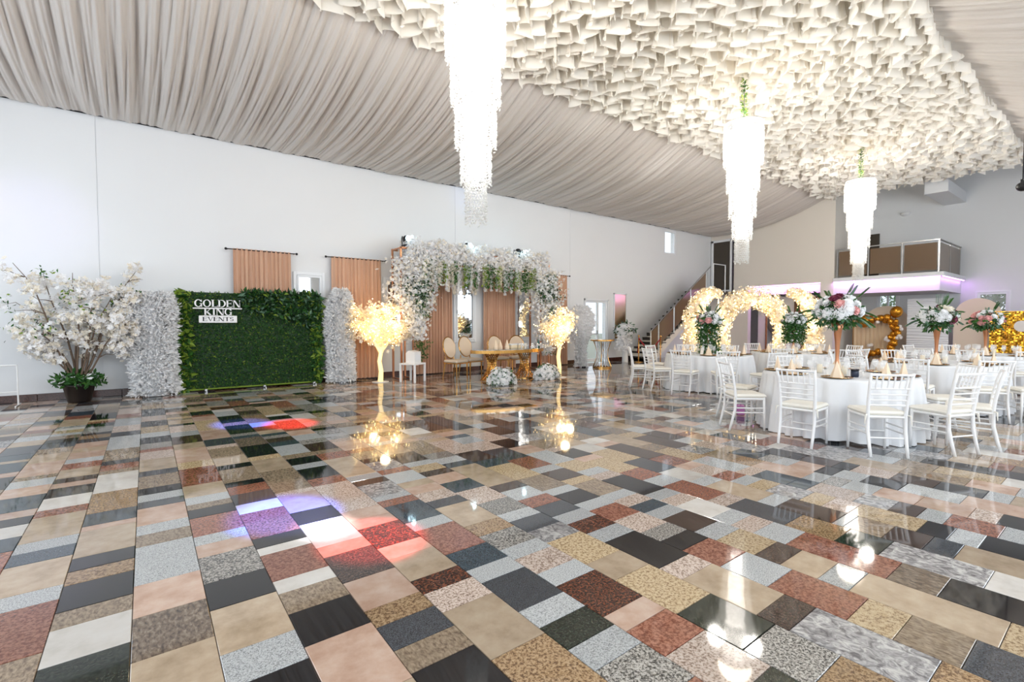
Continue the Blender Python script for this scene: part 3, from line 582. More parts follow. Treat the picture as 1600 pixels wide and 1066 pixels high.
def centerpiece(name, c, h, R, n, cols, label, trail=0, wild=1.0):
    t = empty(name, (c[0], c[1], .758), rnd.random()*6, label, 'centerpiece', 'tall floral centerpieces on the banquet tables')
    MB().lathe([(.075,0),(.075,.012),(.03,.03),(.02,.06),(.022,h*.35),(.03,h*.6),(.05,h*.85),(.085,h),(.078,h),(.04,h*.8),(.0,h*.5)], 20).build('vase', M['copper'], t, smooth=True)
    cz = h+R*.45; D = rng.normal(size=(n,3)); D /= np.linalg.norm(D,axis=1)[:,None]; D[:,2] = np.abs(D[:,2])*1.0-.22; D /= np.linalg.norm(D,axis=1)[:,None]
    keep = []
    for d in D:
        if d[2] < -.3: continue
        if all(np.linalg.norm(d-k) > .36 for k in keep): keep.append(d)
    for d in keep:
        me = BL[rnd.choice(cols)]; s_ = R*(.20+.11*rnd.random()); o = link('flower_head', me, t, tuple(d*[R*.85,R*.85,R*.62]+[0,0,cz])); o.scale = (s_,)*3
        o.rotation_euler = Vector(d).to_track_quat('Z','Y').to_euler()
    m = 650; D = rng.normal(size=(m,3)); D /= np.linalg.norm(D,axis=1)[:,None]; D[:,2] -= .15
    Dn = D/np.linalg.norm(D,axis=1)[:,None]; T = Dn*(R*(.42+.5*rng.random(m)**2*wild))[:,None]*[1.05,1.05,.72]+[0,0,cz-.03]
    a = Dn+rng.normal(size=D.shape)*.6; a /= np.linalg.norm(a,axis=1)[:,None]; b = np.cross(a, rng.normal(size=a.shape)); b /= np.linalg.norm(b,axis=1)[:,None]
    scatter('foliage', LEAF, T, .075*(.6+.8*rng.random(m)), np.stack([a,b,np.cross(a,b)],-1), [M['leaf'],M['euc'],M['leafm']], rng.choice(3, m, p=[.55,.25,.2]), parent=t)
    for k in range(13):                                     # sprigs that reach out of the ball
        az = rnd.random()*6.28; el = rnd.uniform(-.5,1.2); d = np.array([math.cos(az)*math.cos(el), math.sin(az)*math.cos(el), math.sin(el)]); L = R*rnd.uniform(.35,.6)
        P0 = d*R*.8+[0,0,cz]; pts = [P0+d*L*u+np.array([0,0,-.35*L*u*u*(1 if el < .6 else -.2)]) for u in (0,.35,.7,1)]; mb = MB(); mb.tube(pts, [.006,.005,.004,.002], 4)
        for u in np.linspace(.15,1,9):
            for sg in (-1,1):
                p = P0+d*L*u+np.array([0,0,-.35*L*u*u*(1 if el < .6 else -.2)]); sd = np.cross(d,[0,0,1.]); sd /= np.linalg.norm(sd)+1e-6; q = sd*sg*.8+d*.6; q /= np.linalg.norm(q); wv = np.cross(q, sd+[.1,.2,.3]); wv /= np.linalg.norm(wv)
                l = .055; mb.add([p, p+q*l*.5+wv*l*.2, p+q*l, p+q*l*.5-wv*l*.2], [(0,1,2,3)])
        mb.build('sprig', M[rnd.choice(['leaf','euc','leafm'])], t)
    if trail:
        m = 1500; a = rng.random(m)*6.28; r_ = .16*np.sqrt(rng.random(m)); z = np.maximum(cz-rng.random(m)*trail, .03)
        scatter('trailing_greens', LEAF, np.stack([r_*np.cos(a)*1.5, r_*np.sin(a)*1.5, z],-1), .07, rand_rot(m), [M['leafm'],M['leaf'],M['petal']], rng.choice(3,m,p=[.45,.45,.1]), parent=t)
    return t
CP = dict(A=('centerpiece',.60,.28,60,'wwprp','round centerpiece of pink and white roses trailing greenery, by the stairs',.75),
 B=('centerpiece',.68,.31,90,'wwwwpwpbwb','largest centerpiece, white and pink blooms on a slim copper trumpet vase',0),
 C=('centerpiece',.62,.30,70,'wwwcwcb','cream and plum centerpiece on a copper trumpet vase before the ruched white backdrop',0),
 D=('centerpiece',.60,.27,55,'wwwwp','pink and white centerpiece with hanging greens under the right light crescent',.5),
 E=('centerpiece',.58,.31,36,'ppww','mostly green centerpiece with few pale pink blooms before the round beige backdrop',0))
group = dict(A='stair-side', B='nearest', C='second', D='ring-arch', E='farthest')
for n, (k, (x, y)) in enumerate(TB.items()):
    o = tab0 if n == 0 else copy_tree(tab0); o.location = (x, y, 0); o.rotation_euler = (0,0,n)
    tag(o, 'round table hidden under a white cloth, '+short[k], 'table', 'round banquet tables')
    o = link('tablecloth', cloth_mesh(n+3), None, (x, y, 0)); tag(o, {'A':'white floor-length tablecloth on the table by the stairs','B':'white floor-length tablecloth on the nearest and largest round table','C':'white floor-length tablecloth on the second table back, under the plum centerpiece','D':'white tablecloth on the far table in front of the ring of lights','E':'white tablecloth on the farthest table, before the gold sequin wall'}[k], 'tablecloth', 'white round tablecloths')
    nm, h, R, nb, cols, lb, tr = CP[k]; centerpiece(nm, (x, y), h, R, nb, cols, lb, tr)
    for j in range(8):
        a = math.atan2(-y,-x)+2*PI*j/8; pl = ['nearest','near right','right','far right','farthest','far left','left','near left'][j]; cx, cy = x+.70*math.cos(a), y+.70*math.sin(a)
        o = link('charger', charger_me, None, (cx, cy, .7535), (0,0,a)); link('rim', rim_me, o); tag(o, 'dark gold-rimmed charger at the '+pl+' place of '+short[k], 'plate', 'chargers on '+short[k])
        o = link('napkin', nap_me, None, (cx, cy, .7605), (0,0,a-PI/2)); o.scale = (.85,.85,1.2); tag(o, 'cream folded napkin at the '+pl+' place of '+short[k], 'napkin', 'napkins on '+short[k])
        for s_, g_ in ((.20,.52),(-.22,.50)):
            aa = a+s_; o = link('wine_glass', glass_me, None, (x+g_*math.cos(aa), y+g_*math.sin(aa), .7535)); tag(o, 'clear stemmed glass '+('right' if s_ > 0 else 'left')+' of the '+pl+' napkin on '+short[k], 'glass', 'glasses on '+short[k])
    for j, (dx, dy) in enumerate(((-.18,.14),(-.22,-.16))):
        t = empty('candle_holder', (x+dx, y+dy, .7535), 0, ['cream candle in a glass cylinder behind the vase of ','cream candle in a glass cylinder before the vase of '][j]+short[k], 'candle', 'candles on the banquet tables')
        MB().lathe([(.045,0),(.045,.22),(.041,.22),(.041,.006),(0,.006)], 16).build('glass_cylinder', M['glass'], t, smooth=True); MB().lathe([(.03,.008),(.03,.12),(0,.123)], 14).build('candle', M['candle'], t, smooth=True)
    o = MB().box((-.05,-.006,0),(.05,.0,.14),bev=.002).build('number_card', M['plate'], None, loc=(x-.3, y-.02, .7535), rot=(.1,0,1.2)); tag(o, 'small white standing card on '+short[k], 'card')
t = empty('jar', (TB['B'][0]-.36, TB['B'][1]-.32, .7535), 0, 'small dark blue jar with a black lid on the nearest table', 'jar')
MB().lathe([(.04,0),(.043,.02),(.043,.07),(.038,.08)], 16).build('body', M['phone'], t, smooth=True); MB().lathe([(.045,.08),(.045,.1),(0,.102)], 16).build('lid', M['black'], t)
o = MB().box((0,0,0),(.16,.1,.14),bev=.004).box((.04,.045,.14),(.06,.055,.17)).box((.1,.045,.14),(.12,.055,.17)).box((.04,.045,.17),(.12,.055,.18)).build('gift_bag', M['lilac'], None, loc=(7.35,3.75,0.0015), rot=(0,0,.6)); tag(o, 'small lilac gift bag standing on the floor between two tables', 'bag')
# ---------------- light arches ----------------
def arch(c, yaw, a0, a1, rx, rz, cz, th, label, n=2600):
    t = empty('light_arch', (c[0], c[1], 0), yaw, label, 'arch', 'crescents and ring of lit white blossoms')
    A = np.radians(np.linspace(a0, a1, 40)); pts = [(rx*math.cos(a), 0, cz+rz*math.sin(a)) for a in A]; u = np.linspace(0,1,40)
    MB().tube(pts, .03, 6).build('frame', M['white'], t)
    MB().box((-rx*.5,-.2,0.001),(rx*.5,.2,.02),bev=.004).build('base_plate', M['white'], t) if a1-a0 > 300 else MB().box((pts[0][0]-.15,-.2,.001),(pts[0][0]+.15,.2,.02)).tube([(pts[0][0],0,.01),pts[0]],.02,6).build('base_plate', M['white'], t)
    s_ = rng.random(n); aa = np.radians(a0+(a1-a0)*s_); thk = th*(.55+.75*np.sin(PI*s_)) if a1-a0 < 300 else th*(.9+.35*np.sin(aa))
    off = rng.normal(size=(n,3)); off /= np.linalg.norm(off,axis=1)[:,None]; off *= (thk*(.45+.55*rng.random(n)))[:,None]
    T = np.stack([rx*np.cos(aa), 0*aa, cz+rz*np.sin(aa)],-1)+off; T[:,2] = np.maximum(T[:,2], .06)
    scatter('blossoms', BLOSSOM, T, .055*(.6+.6*rng.random(n)), face_rot(off), [M['warm'],M['petalw']], (rng.random(n) < .45).astype(int), parent=t, kind='stuff')
    m = n//5; k = rng.integers(0,n,m); scatter('fairy_lights', OCTA, T[k]*1.0+off[k]*.12, .016, rand_rot(m), [M['bulb']], parent=t, kind='stuff')
    for f in (.2,.5,.8):
        a = math.radians(a0+(a1-a0)*f); R_ = Matrix.Rotation(yaw,3,'Z'); p = R_@Vector((rx*.8*math.cos(a), -.25, cz+rz*.8*math.sin(a))); light('POINT','arch_glow',(c[0]+p.x, c[1]+p.y, max(.15,p.z)), 11, (1,.85,.62), shadow_soft_size=.15)
    return t
yw = math.atan2(-.66,.75)
arch((14.3,7.15), yw, -65, 245, .88, .98, 1.2, .30, 'closed ring arch of lit white blossoms in the middle of the three arches', 3600)
arch((13.42,7.86), yw, 75, 262, .62, 1.10, 1.22, .24, 'lit white blossom crescent opening towards the ring, beside the stairs', 2400)
arch((15.2,6.38), yw, -80, 100, .62, 1.10, 1.22, .24, 'lit white blossom crescent beside the white pillar, mirroring the first', 2400)
# ---------------- staircase ----------------
st = empty('staircase', (14.6, 11.65, 0), 0, 'dark granite staircase with steel posts and brown glass climbing the long wall', 'staircase'); bpy.context.view_layer.update()
sinv = Matrix.Translation((-14.6,-11.65,0))
def sp(mb, n, m, smooth=False): o = mb.build(n, m, st, smooth); o.matrix_parent_inverse = sinv; return o
NS, RX0, RUN, RISE = 16, 14.7, .26, .175
for k in range(NS):
    x = RX0+k*RUN; z = (k+1)*RISE; sp(MB().box((x-.02,11.1,z-.03),(x+RUN+.02,YW-.01,z),bev=.004).box((x,11.12,z-RISE),(x+.02,YW-.01,z-.03)), 'step', M['stair'])
xe = RX0+NS*RUN; sp(MB().box((xe,11.1,2.66),(XA-.01,YW-.01,2.80),bev=.005), 'landing', M['stair'])
sp(MB().add([(RX0,11.12,0),(RX0+.35,11.12,0),(xe,11.12,2.55),(xe,11.12,2.66),(RX0,11.12,.12),(RX0,YW-.01,0),(RX0+.35,YW-.01,0),(xe,YW-.01,2.55),(xe,YW-.01,2.66),(RX0,YW-.01,.12)],
 [(0,1,2,3,4),(9,8,7,6,5),(0,5,6,1),(1,6,7,2),(2,7,8,3),(3,8,9,4),(4,9,5,0)]), 'stringer', M['wallb'])
zr = lambda x: .12+(x-RX0)*RISE/RUN+.02
for x in (14.78,15.25,16.2,17.3,18.4): z = zr(x); sp(MB().tube([(x,11.08,max(z-.1,0)),(x,11.08,z+.95)], .022, 8), 'post', M['steel'])
for x in (18.92,19.85): sp(MB().tube([(x,11.08,2.75),(x,11.08,3.92)], .022, 8), 'post', M['pvc'])
sp(MB().tube([(18.92,11.08,3.9),(19.85,11.08,3.9)], .02, 8), 'handrail', M['pvc']); sp(MB().tube([(14.7,11.08,zr(14.7)+.93),(18.7,11.08,zr(18.7)+.93)], .022, 8), 'handrail', M['steel'])
for a, b in ((14.83,15.2),(15.3,16.15),(16.25,17.25),(17.35,18.35)):
    sp(MB().prism([(a,zr(a)+.05),(b,zr(b)+.05),(b,zr(b)+.88),(a,zr(a)+.88)], 11.075, 11.085, lambda u,v,d: (u,d,v)), 'glass_panel', M['tint'])
# ---------------- backdrops along the far wall ----------------
t = empty('ruched_backdrop', (21.6,4.67,0), 0, 'tall white backdrop panel with horizontally ruched cloth under the balcony edge', 'backdrop')
MB().box((-.02,-.55,0.001),(.03,.55,2.27)).build('frame', M['pvc'], t)
ny, nz = 24, 150; yy = np.linspace(-.56,.56,ny); zz = np.linspace(.04,2.28,nz); Yg, Zg = np.meshgrid(yy, zz); ph = Zg*38+2.2*np.sin(Yg*2+Zg*2)+1.5*(Yg**2)*3+np.sin(Zg*9)
V = np.stack([-.05-.025*(1-np.abs(np.sin(ph))), Yg, Zg],-1).reshape(-1,3); i, j = np.meshgrid(np.arange(nz-1), np.arange(ny-1), indexing='ij'); a = (i*ny+j).ravel(); q = np.stack([a,a+ny,a+ny+1,a+1],1)
link('cloth', np_mesh('cloth', V, q.ravel(), np.full(len(q),4), [M['cloth']], smooth=True), t)
def arch_panel(name, c, w_, h_, mt, label, th=.05):
    r = w_/2; P = [(-r,0),(r,0)]+[(r*math.cos(PI*k/24), h_-r+r*math.sin(PI*k/24)) for k in range(25)]
    t = empty(name, (c[0], c[1], .001), 0, label, 'backdrop'); MB().prism(P, 0, th, lambda u,v,d: (d,u,v)).build('panel', mt, t)
    MB().box((0,-.2,0),(.35,-.15,.03)).box((0,.15,0),(.35,.2,.03)).build('foot', M['pvc'], t); return t
arch_panel('arch_backdrop', (21.7,3.44), 1.16, 2.24, M['beige'], 'plain beige round-topped backdrop panel behind the farthest table')
arch_panel('arch_backdrop', (21.9,5.95), 1.5, 2.06, M['beige'], 'round-topped beige backdrop panel behind the gold balloon garland')
t = empty('draped_backdrop', (21.5,6.2,0), 0, 'gold pipe frame hung with beige drapes behind the gold balloons', 'backdrop')
MB().tube([(0,-.65,0),(0,-.65,1.62)], .015, 6).tube([(0,.65,0),(0,.65,1.62)], .015, 6).tube([(0,-.65,1.62),(0,.65,1.62)], .015, 6).build('frame', M['gold'], t)
def pleat_sheet(name, w_, z0, z1, n, amp, mt, parent, axis='y', seed=0, flare=.0, off=0):
    """hanging pleated cloth; width along x (axis x) or y"""
    rr = np.random.default_rng(seed); nx = n*10+1; nz = 14; u = np.linspace(-w_/2, w_/2, nx); zz = np.linspace(z1, z0, nz)
    ph = np.linspace(0, n*2*PI, nx)+.7*np.sin(u*9+rr.random()*6); V = []
    for i_, z in enumerate(zz):
        g = i_/(nz-1); d = amp*(.45+.75*g)*np.sin(ph+.5*g*np.sin(u*5))+amp*.3*np.sin(2.3*ph+g*2); uu = u*(1+flare*(g-.0))
        V.append(np.stack([uu, d+off, np.full(nx, z)],-1) if axis == 'x' else np.stack([d+off, uu, np.full(nx, z)],-1))
    V = np.concatenate(V); i, j = np.meshgrid(np.arange(nz-1), np.arange(nx-1), indexing='ij'); a = (i*nx+j).ravel()
    q = np.stack([a,a+nx,a+nx+1,a+1],1) if axis == 'x' else np.stack([a,a+1,a+nx+1,a+nx],1)
    return link(name, np_mesh(name, V, q.ravel(), np.full(len(q),4), [mt], smooth=True), parent)
pleat_sheet('drape', 1.26, .03, 1.6, 10, .02, M['beigec'], t, 'y', 3)
t = empty('balloon_garland', (21.25,5.9,0), 0, 'garland of gold balloons with white clusters running down beside the drapes', 'balloons'); BM_ = {k: MB().sphere((0,0,0), 1, 16, 10, sc_=(1,1,1.12)).mesh('balloon', M[k], True) for k in ('goldp','whiteb')}
bl = [(-.42,1.82,.19,'goldp'),(.52,1.50,.22,'goldp')]
for k in range(34):
    u = k/33; 
    if u < .38: y, z = .42-.80*u/.38, 1.50+.08*math.sin(u*9)
    else: g = (u-.38)/.62; y, z = -.38-.02*math.sin(g*6), 1.55-1.4*g
    bl.append((y+rnd.uniform(-.1,.1), max(.13,z+rnd.uniform(-.08,.08)), rnd.uniform(.07,.12), 'goldp'))
for y, z in ((.12,1.52),(.05,1.58),(.08,1.46),(-.55,1.30),(-.6,1.22),(-.54,.98),(-.6,.92),(-.5,.90),(-.2,.90),(-.16,.84),(-.24,.80),(.3,.62),(.36,.6)): bl.append((y, z, .06, 'whiteb'))
for k in range(7): bl.append((.55-.12*k+rnd.uniform(-.03,.03), .30+rnd.uniform(-.1,.15), rnd.uniform(.08,.13), 'goldp'))
for y, z, r, c in bl: o = link('balloon', BM_[c], t, (rnd.uniform(-.12,.05), y, z)); o.scale = (r,)*3; o.rotation_euler = (rnd.uniform(-.5,.5),rnd.uniform(-.5,.5),0)
t = empty('sequin_wall', (21.5,2.2,0), 0, 'shimmering gold sequin backdrop wall at the frame edge', 'backdrop'); MB().box((0,-.95,.001),(.05,.9,1.80)).build('panel', M['gold'], t)
yy, zz = np.meshgrid(np.arange(-.92,.90,.042), np.arange(.04,1.79,.042)); n = yy.size; T = np.stack([np.full(n,-.012), yy.ravel(), zz.ravel()],-1); D = np.stack([-np.ones(n), .28*rng.normal(size=n), .28*rng.normal(size=n)],-1)
SQ = ([(-.5,-.5,0),(.5,-.5,0),(.5,.5,0),(-.5,.5,0)], [(0,1,2,3)]); scatter('sequins', SQ, T, .046, face_rot(D), [M['sequin']], parent=t, kind='stuff')
o = MB().lathe([(0,0),(.17,0),(.17,.015),(0,.015)], 24).build('round_disc', M['whiteb'], t, loc=(-.03,.2,1.33), rot=(0,-PI/2,0))
# ---------------- curtains ----------------
CUR = [(1.54,2.71,'tan curtain on a dark rod behind the green hedge wall'),(3.63,4.88,'tan curtain on a dark rod behind the warm lit tree by the hedge wall'),(5.84,6.98,'tan curtain under the flower arch nearest its left leg'),(8.08,9.24,'tan curtain in the middle behind the mirrored dining table'),(10.30,11.48,'tan curtain outside the flower arch, behind the thin lit tree')]
for n, (a, b, lb) in enumerate(CUR):
    t = empty('curtain', ((a+b)/2, YW-.14, 0), 0, lb, 'curtain', 'tan curtains along the long wall')
    pleat_sheet('cloth', b-a, .03, 3.05, 12, .042, M['curtain'], t, 'x', n+1, .02)
    MB().tube([(-(b-a)/2-.12,0,3.03),((b-a)/2+.10,0,3.03)], .011, 8).build('rod', M['dark'], t)
    for sx in (-1,1): MB().sphere((sx*((b-a)/2+.13),0,3.03), .028, 10, 6).tube([(sx*((b-a)/2+.09),0,3.03),(sx*((b-a)/2+.09),.13,3.03)],.006,6).build('finial', M['dark'], t, smooth=True)
# ---------------- tall mirror by the door ----------------
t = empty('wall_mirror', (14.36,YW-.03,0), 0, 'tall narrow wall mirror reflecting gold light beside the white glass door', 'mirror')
MB().box((-.36,-.02,.80),(-.32,.03,2.55)).box((.32,-.02,.80),(.36,.03,2.55)).box((-.36,-.02,2.51),(.36,.03,2.55)).box((-.36,-.02,.80),(.36,.03,.84)).build('frame', M['pvc'], t); MB().box((-.32,0,.84),(.32,.02,2.51)).build('pane', mat('gold_tinted_mirror','f0dcb4',.16,1,noise=.12,nscale=5), t)  # gold reflection painted into the pane colour
# ---------------- hedge wall with sign ----------------
HX0, HX1, HY, HH = .60, 3.24, 11.85, 2.06
t = empty('hedge_backdrop', ((HX0+HX1)/2, HY, 0), 0, 'freestanding artificial green hedge wall with leafy sides between two white columns', 'hedge backdrop')
hw = (HX1-HX0)/2
MB().box((-hw,.02,.06),(hw,.10,HH),bev=.01).build('panel', M['leafd'], t); MB().tube([(-hw,-.02,.05),(hw,-.02,.05)], .018, 6).build('bottom_rail', M['leafy'], t)
for x in (-.95,.15,1.2): MB().box((x-.03,-.07,.0),(x+.03,.0,.06),bev=.01).box((x-.01,-.2,0),(x+.01,.16,.03)).build('foot', M['steel'], t)
n = 22000; T = np.stack([rng.uniform(-hw+.02,hw-.02,n), rng.uniform(-.035,.03,n), rng.uniform(.07,HH,n)],-1); D = rng.normal(size=(n,3))*.7+[0,-.6,0]; a = rng.normal(size=(n,3))*[1,.7,1]+[0,-.5,0]; a /= np.linalg.norm(a,axis=1)[:,None]; b = np.cross(a, rng.normal(size=a.shape)); b /= np.linalg.norm(b,axis=1)[:,None]
scatter('small_leaves', LEAF, T, .046*(.7+.6*rng.random(n)), np.stack([a,b,np.cross(a,b)],-1), [M['leaf'],M['leafd'],M['leafm'],M['leafy']], rng.choice(4,n,p=[.40,.25,.27,.08]), parent=t, kind='stuff')
def leafcluster(name, n, box, size, mats, p, parent, kind='stuff', out=(0,-1,0)):
    lo, hi = np.array(box[0]), np.array(box[1]); T = lo+(hi-lo)*rng.random((n,3)); a = rng.normal(size=(n,3))*.8+np.array(out)*.5+[0,0,-.3]; a /= np.linalg.norm(a,axis=1)[:,None]; b = np.cross(a, rng.normal(size=a.shape)); b /= np.linalg.norm(b,axis=1)[:,None]
    return scatter(name, LEAF, T, size*(.6+.8*rng.random(n)), np.stack([a,b,np.cross(a,b)],-1), [M[m] for m in mats], rng.choice(len(mats),n,p=p), parent=parent, kind=kind)
leafcluster('side_leaves', 750, ((-hw-.08,-.06,.08),(-hw+.10,.10,HH+.02)), .15, ('leafm','leafy','leaf'), (.35,.45,.2), t)
leafcluster('side_leaves', 800, ((hw-.10,-.06,.08),(hw+.06,.10,HH)), .13, ('leafm','leafy','leaf'), (.5,.35,.15), t)
n = 2600; u = rng.random(n); v = rng.random(n)**1.6; T = np.stack([hw-1.55*u, -.04-.16*rng.random(n)*(1-.5*v), HH+.03-(v*(.75-.45*u)+.02)],-1); 
T = T[(T[:,2] > 1.15)]; n = len(T)
scatter('corner_foliage', LEAF, T, .13*(.5+.9*rng.random(n)), rand_rot(n), [M['leafd'],M['leaf'],M['euc'],M['leafy']], rng.choice(4,n,p=[.42,.33,.15,.10]), parent=t, kind='stuff')
# sign of raised serif letters
def letter(ch, mb, x, z, w_, h, m=0, y0=0, y1=.012, k=.20, th=.075, sf=.05):
    """serif capitals from bars and rings; w_, h size; k thick and th thin stroke (fractions of h)"""
    K, t_, s_ = k*h, th*h, sf*h
    f = lambda u,v,d: (x+u, d, z+v)
    def q(*P): mb.prism([(a, b) for a, b in P], y1, y0, f, m)
    def vb(cx, wd, a=0, b=1, ser=True):
        q((cx-wd/2,a*h),(cx+wd/2,a*h),(cx+wd/2,b*h),(cx-wd/2,b*h))
        if ser:
            for zz_ in ((a*h, a*h+s_), (b*h-s_, b*h)): q((cx-wd/2-.07*h,zz_[0]),(cx+wd/2+.07*h,zz_[0]),(cx+wd/2+.07*h,zz_[1]),(cx-wd/2-.07*h,zz_[1]))
    def hb(a, b, zc, hh=None): hh = hh or t_; q((a,zc*h-hh/2),(b,zc*h-hh/2),(b,zc*h+hh/2),(a,zc*h+hh/2))
    def ring(cx, cz, rx, rz, a0, a1, K_=K, n=20):
        for i_ in range(n):
            A, B = math.radians(a0+(a1-a0)*i_/n), math.radians(a0+(a1-a0)*(i_+1)/n)
            wa = lambda a: t_+(K_-t_)*abs(math.cos(a))**1.5
            P = lambda a, inn: (cx+(rx-(wa(a) if inn else 0))*math.cos(a), cz+(rz-(wa(a) if inn else 0))*math.sin(a))
            q(P(A,1), P(A,0), P(B,0), P(B,1))
    if ch == 'O': ring(w_/2, h/2, w_/2, h/2, 0, 360)
    elif ch == 'G': ring(w_/2, h/2, w_/2, h/2, 45, 325); vb(w_-K*.6, K*.8, 0.04, .45, False); hb(w_-K*1.6, w_+.02*h, .46, s_); q((w_*.80,h*.70),(w_*.92,h*.66),(w_*.92,h*.98),(w_*.86,h*.98))
    elif ch == 'L': vb(K*.5+.07*h, K); hb(K, w_, .03, t_); q((w_-.06*h,0),(w_,0),(w_,h*.3),(w_-.03*h,h*.3))
    elif ch == 'D': vb(K*.5+.05*h, K); ring(w_*.42, h/2, w_*.58, h/2, -90, 90); hb(K*.5, w_*.42, 1-th/2); hb(K*.5, w_*.42, th/2)
    elif ch == 'E':
        vb(K*.5+.05*h, K); hb(K*.5, w_, 1-th/2); hb(K*.5, w_*.8, .52); hb(K*.5, w_, th/2)
        q((w_-.05*h,0),(w_,0),(w_,h*.26),(w_-.03*h,h*.26)); q((w_-.03*h,h*.76),(w_,h*.76),(w_,h),(w_-.05*h,h)); q((w_*.8-.03*h,h*.40),(w_*.8,h*.40),(w_*.8,h*.64),(w_*.8-.03*h,h*.64))
    elif ch == 'N': vb(t_*.5+.07*h, t_); vb(w_-t_*.5-.07*h, t_); q((w_-.07*h-K*1.05,0),(w_-.07*h,0),(.07*h+K*.95,h),(-.02*h+.04*h,h))
    elif ch == 'K': vb(K*.5+.05*h, K); q((K*.9,h*.38),(K*.9+t_*1.4,h*.38),(w_-.02*h,h),(w_-.12*h,h)); q((K+.18*h,h*.62),(K+.02*h,h*.48),(w_-K*1.1,0),(w_+.02*h,0)); hb(w_-.25*h, w_+.03*h, .975, s_); hb(w_-.32*h, w_+.06*h, .025, s_)
    elif ch == 'I': vb(w_/2, K)
    elif ch == 'V': q((w_*.5-.02*h,0),(w_*.5+.06*h,0),(.04*h+K,h),(.04*h,h)); q((w_*.5-.02*h,0),(w_*.5+.05*h,0),(w_-.04*h,h),(w_-.04*h-t_,h)); hb(-.02*h, K+.12*h, .975, s_); hb(w_-.2*h, w_+.02*h, .975, s_)
    elif ch == 'T': vb(w_/2, K); hb(0, w_, 1-th/2); q((0,h*.76),(.03*h,h*.76),(.05*h,h),(0,h)); q((w_-.03*h,h*.76),(w_,h*.76),(w_,h),(w_-.05*h,h))
    elif ch == 'S':
        r = h*.285; ring(w_/2, h-r, w_*.46, r, 35, 262, K*.85, 14); ring(w_/2, r, w_*.46, r, -145, 82, K*.85, 14); q((w_*.82,h*.70),(w_*.86,h*.70),(w_*.88,h),(w_*.84,h)); q((w_*.10,0),(w_*.14,0),(w_*.16,h*.3),(w_*.12,h*.3))
SX0, SX1 = .76, 1.665
sg = empty('sign', ((SX0+SX1)/2, HY-.06, 1.43), 0, 'white cut-out serif lettering sign with a small plaque hanging on the green hedge wall', 'sign')
def word(txt, cx, z, W, h, mt, ws, y0=-.03, y1=-.012, **kw):
    gap = .05*h; tw = sum(ws[c] for c in txt)*h+gap*(len(txt)-1); sx = W/tw; x = cx-W/2
    for c in txt:
        mb = MB(); letter(c, mb, 0, 0, ws[c]*h, h, 0, y0, y1, **kw); V = np.concatenate(mb.V); V[:,0] = V[:,0]*sx+x; V[:,2] += z; mb.V = [V]; mb.build('letter', mt, sg); x += (ws[c]*h+gap)*sx
WS = dict(G=.95, O=.98, L=.75, D=.95, E=.78, N=.98, K=.92, I=.45, V=.9, T=.85, S=.66)
word('GOLDEN', .0, .325, .83, .155, M['white'], WS); MB().box((-.445,-.032,.285),(.445,-.012,.312),bev=.006).build('bar', M['white'], sg)
word('KING', .0, .155, .50, .145, M['white'], WS)
MB().box((-.345,-.03,.0),(.345,-.012,.15),bev=.012).build('plaque', M['white'], sg); word('EVENTS', .0, .035, .56, .085, M['black'], WS, -.034, -.029)
# ---------------- white flower columns ----------------
def flower_hedge(c, prof, n, label, size=.075, dens=None):
    t = empty('flower_hedge', (c[0], c[1], 0), 0, label, 'flower column'); z = rng.random(n)**.9*prof[-1][0]; zz = [p[0] for p in prof]; r = np.interp(z, zz, [p[1] for p in prof]); ox = np.interp(z, zz, [p[2] for p in prof])
    a = rng.random(n)*6.28; k = .74+.32*rng.random(n)**.7+(rng.random(n) < .06)*.15; T = np.stack([ox+r*k*np.cos(a), r*k*np.sin(a)*.62, z+.02],-1); D = np.stack([np.cos(a), np.sin(a), .35*rng.normal(size=n)+.1],-1); a_ = D+rng.normal(size=D.shape)*.45; a_ /= np.linalg.norm(a_,axis=1)[:,None]; b = np.cross(a_, rng.normal(size=a_.shape)); b /= np.linalg.norm(b,axis=1)[:,None]
    scatter('petals', LEAF, T, size*1.15*(.7+.7*rng.random(n)), np.stack([a_,b,np.cross(a_,b)],-1), [M['petal'],M['white']], rng.integers(0,2,n), parent=t, kind='stuff')
    mb = MB(); mb.tube([(p[2],0,max(p[0],.01)) for p in prof[:-1]], [p[1]*.55 for p in prof[:-1]], 12).build('core', M['petal'], t); MB().lathe([(.16,0.001),(.16,.03),(.03,.04),(.02,.3)],16).build('base', M['dark'], t); return t
flower_hedge((.14,11.78), [(0,.40,0),(.12,.33,0),(.8,.32,-.02),(1.15,.36,-.06),(1.5,.42,-.08),(1.85,.36,-.04),(2.0,.2,0)], 10000, 'wide white flower column beside the potted blossom tree')
flower_hedge((3.74,11.76), [(0,.30,0),(.12,.27,0),(.8,.26,0),(1.15,.30,-.03),(1.6,.30,-.03),(1.95,.24,0),(2.2,.1,.02)], 7500, 'narrow white flower column between the hedge wall and the first lit tree')
flower_hedge((11.2,11.1), [(0,.24,0),(.1,.16,0),(.7,.16,0),(1.0,.30,0),(1.35,.46,0),(1.7,.42,0),(1.95,.2,0)], 5200, 'white flower column swelling at the top, beside the white glass door', .07)
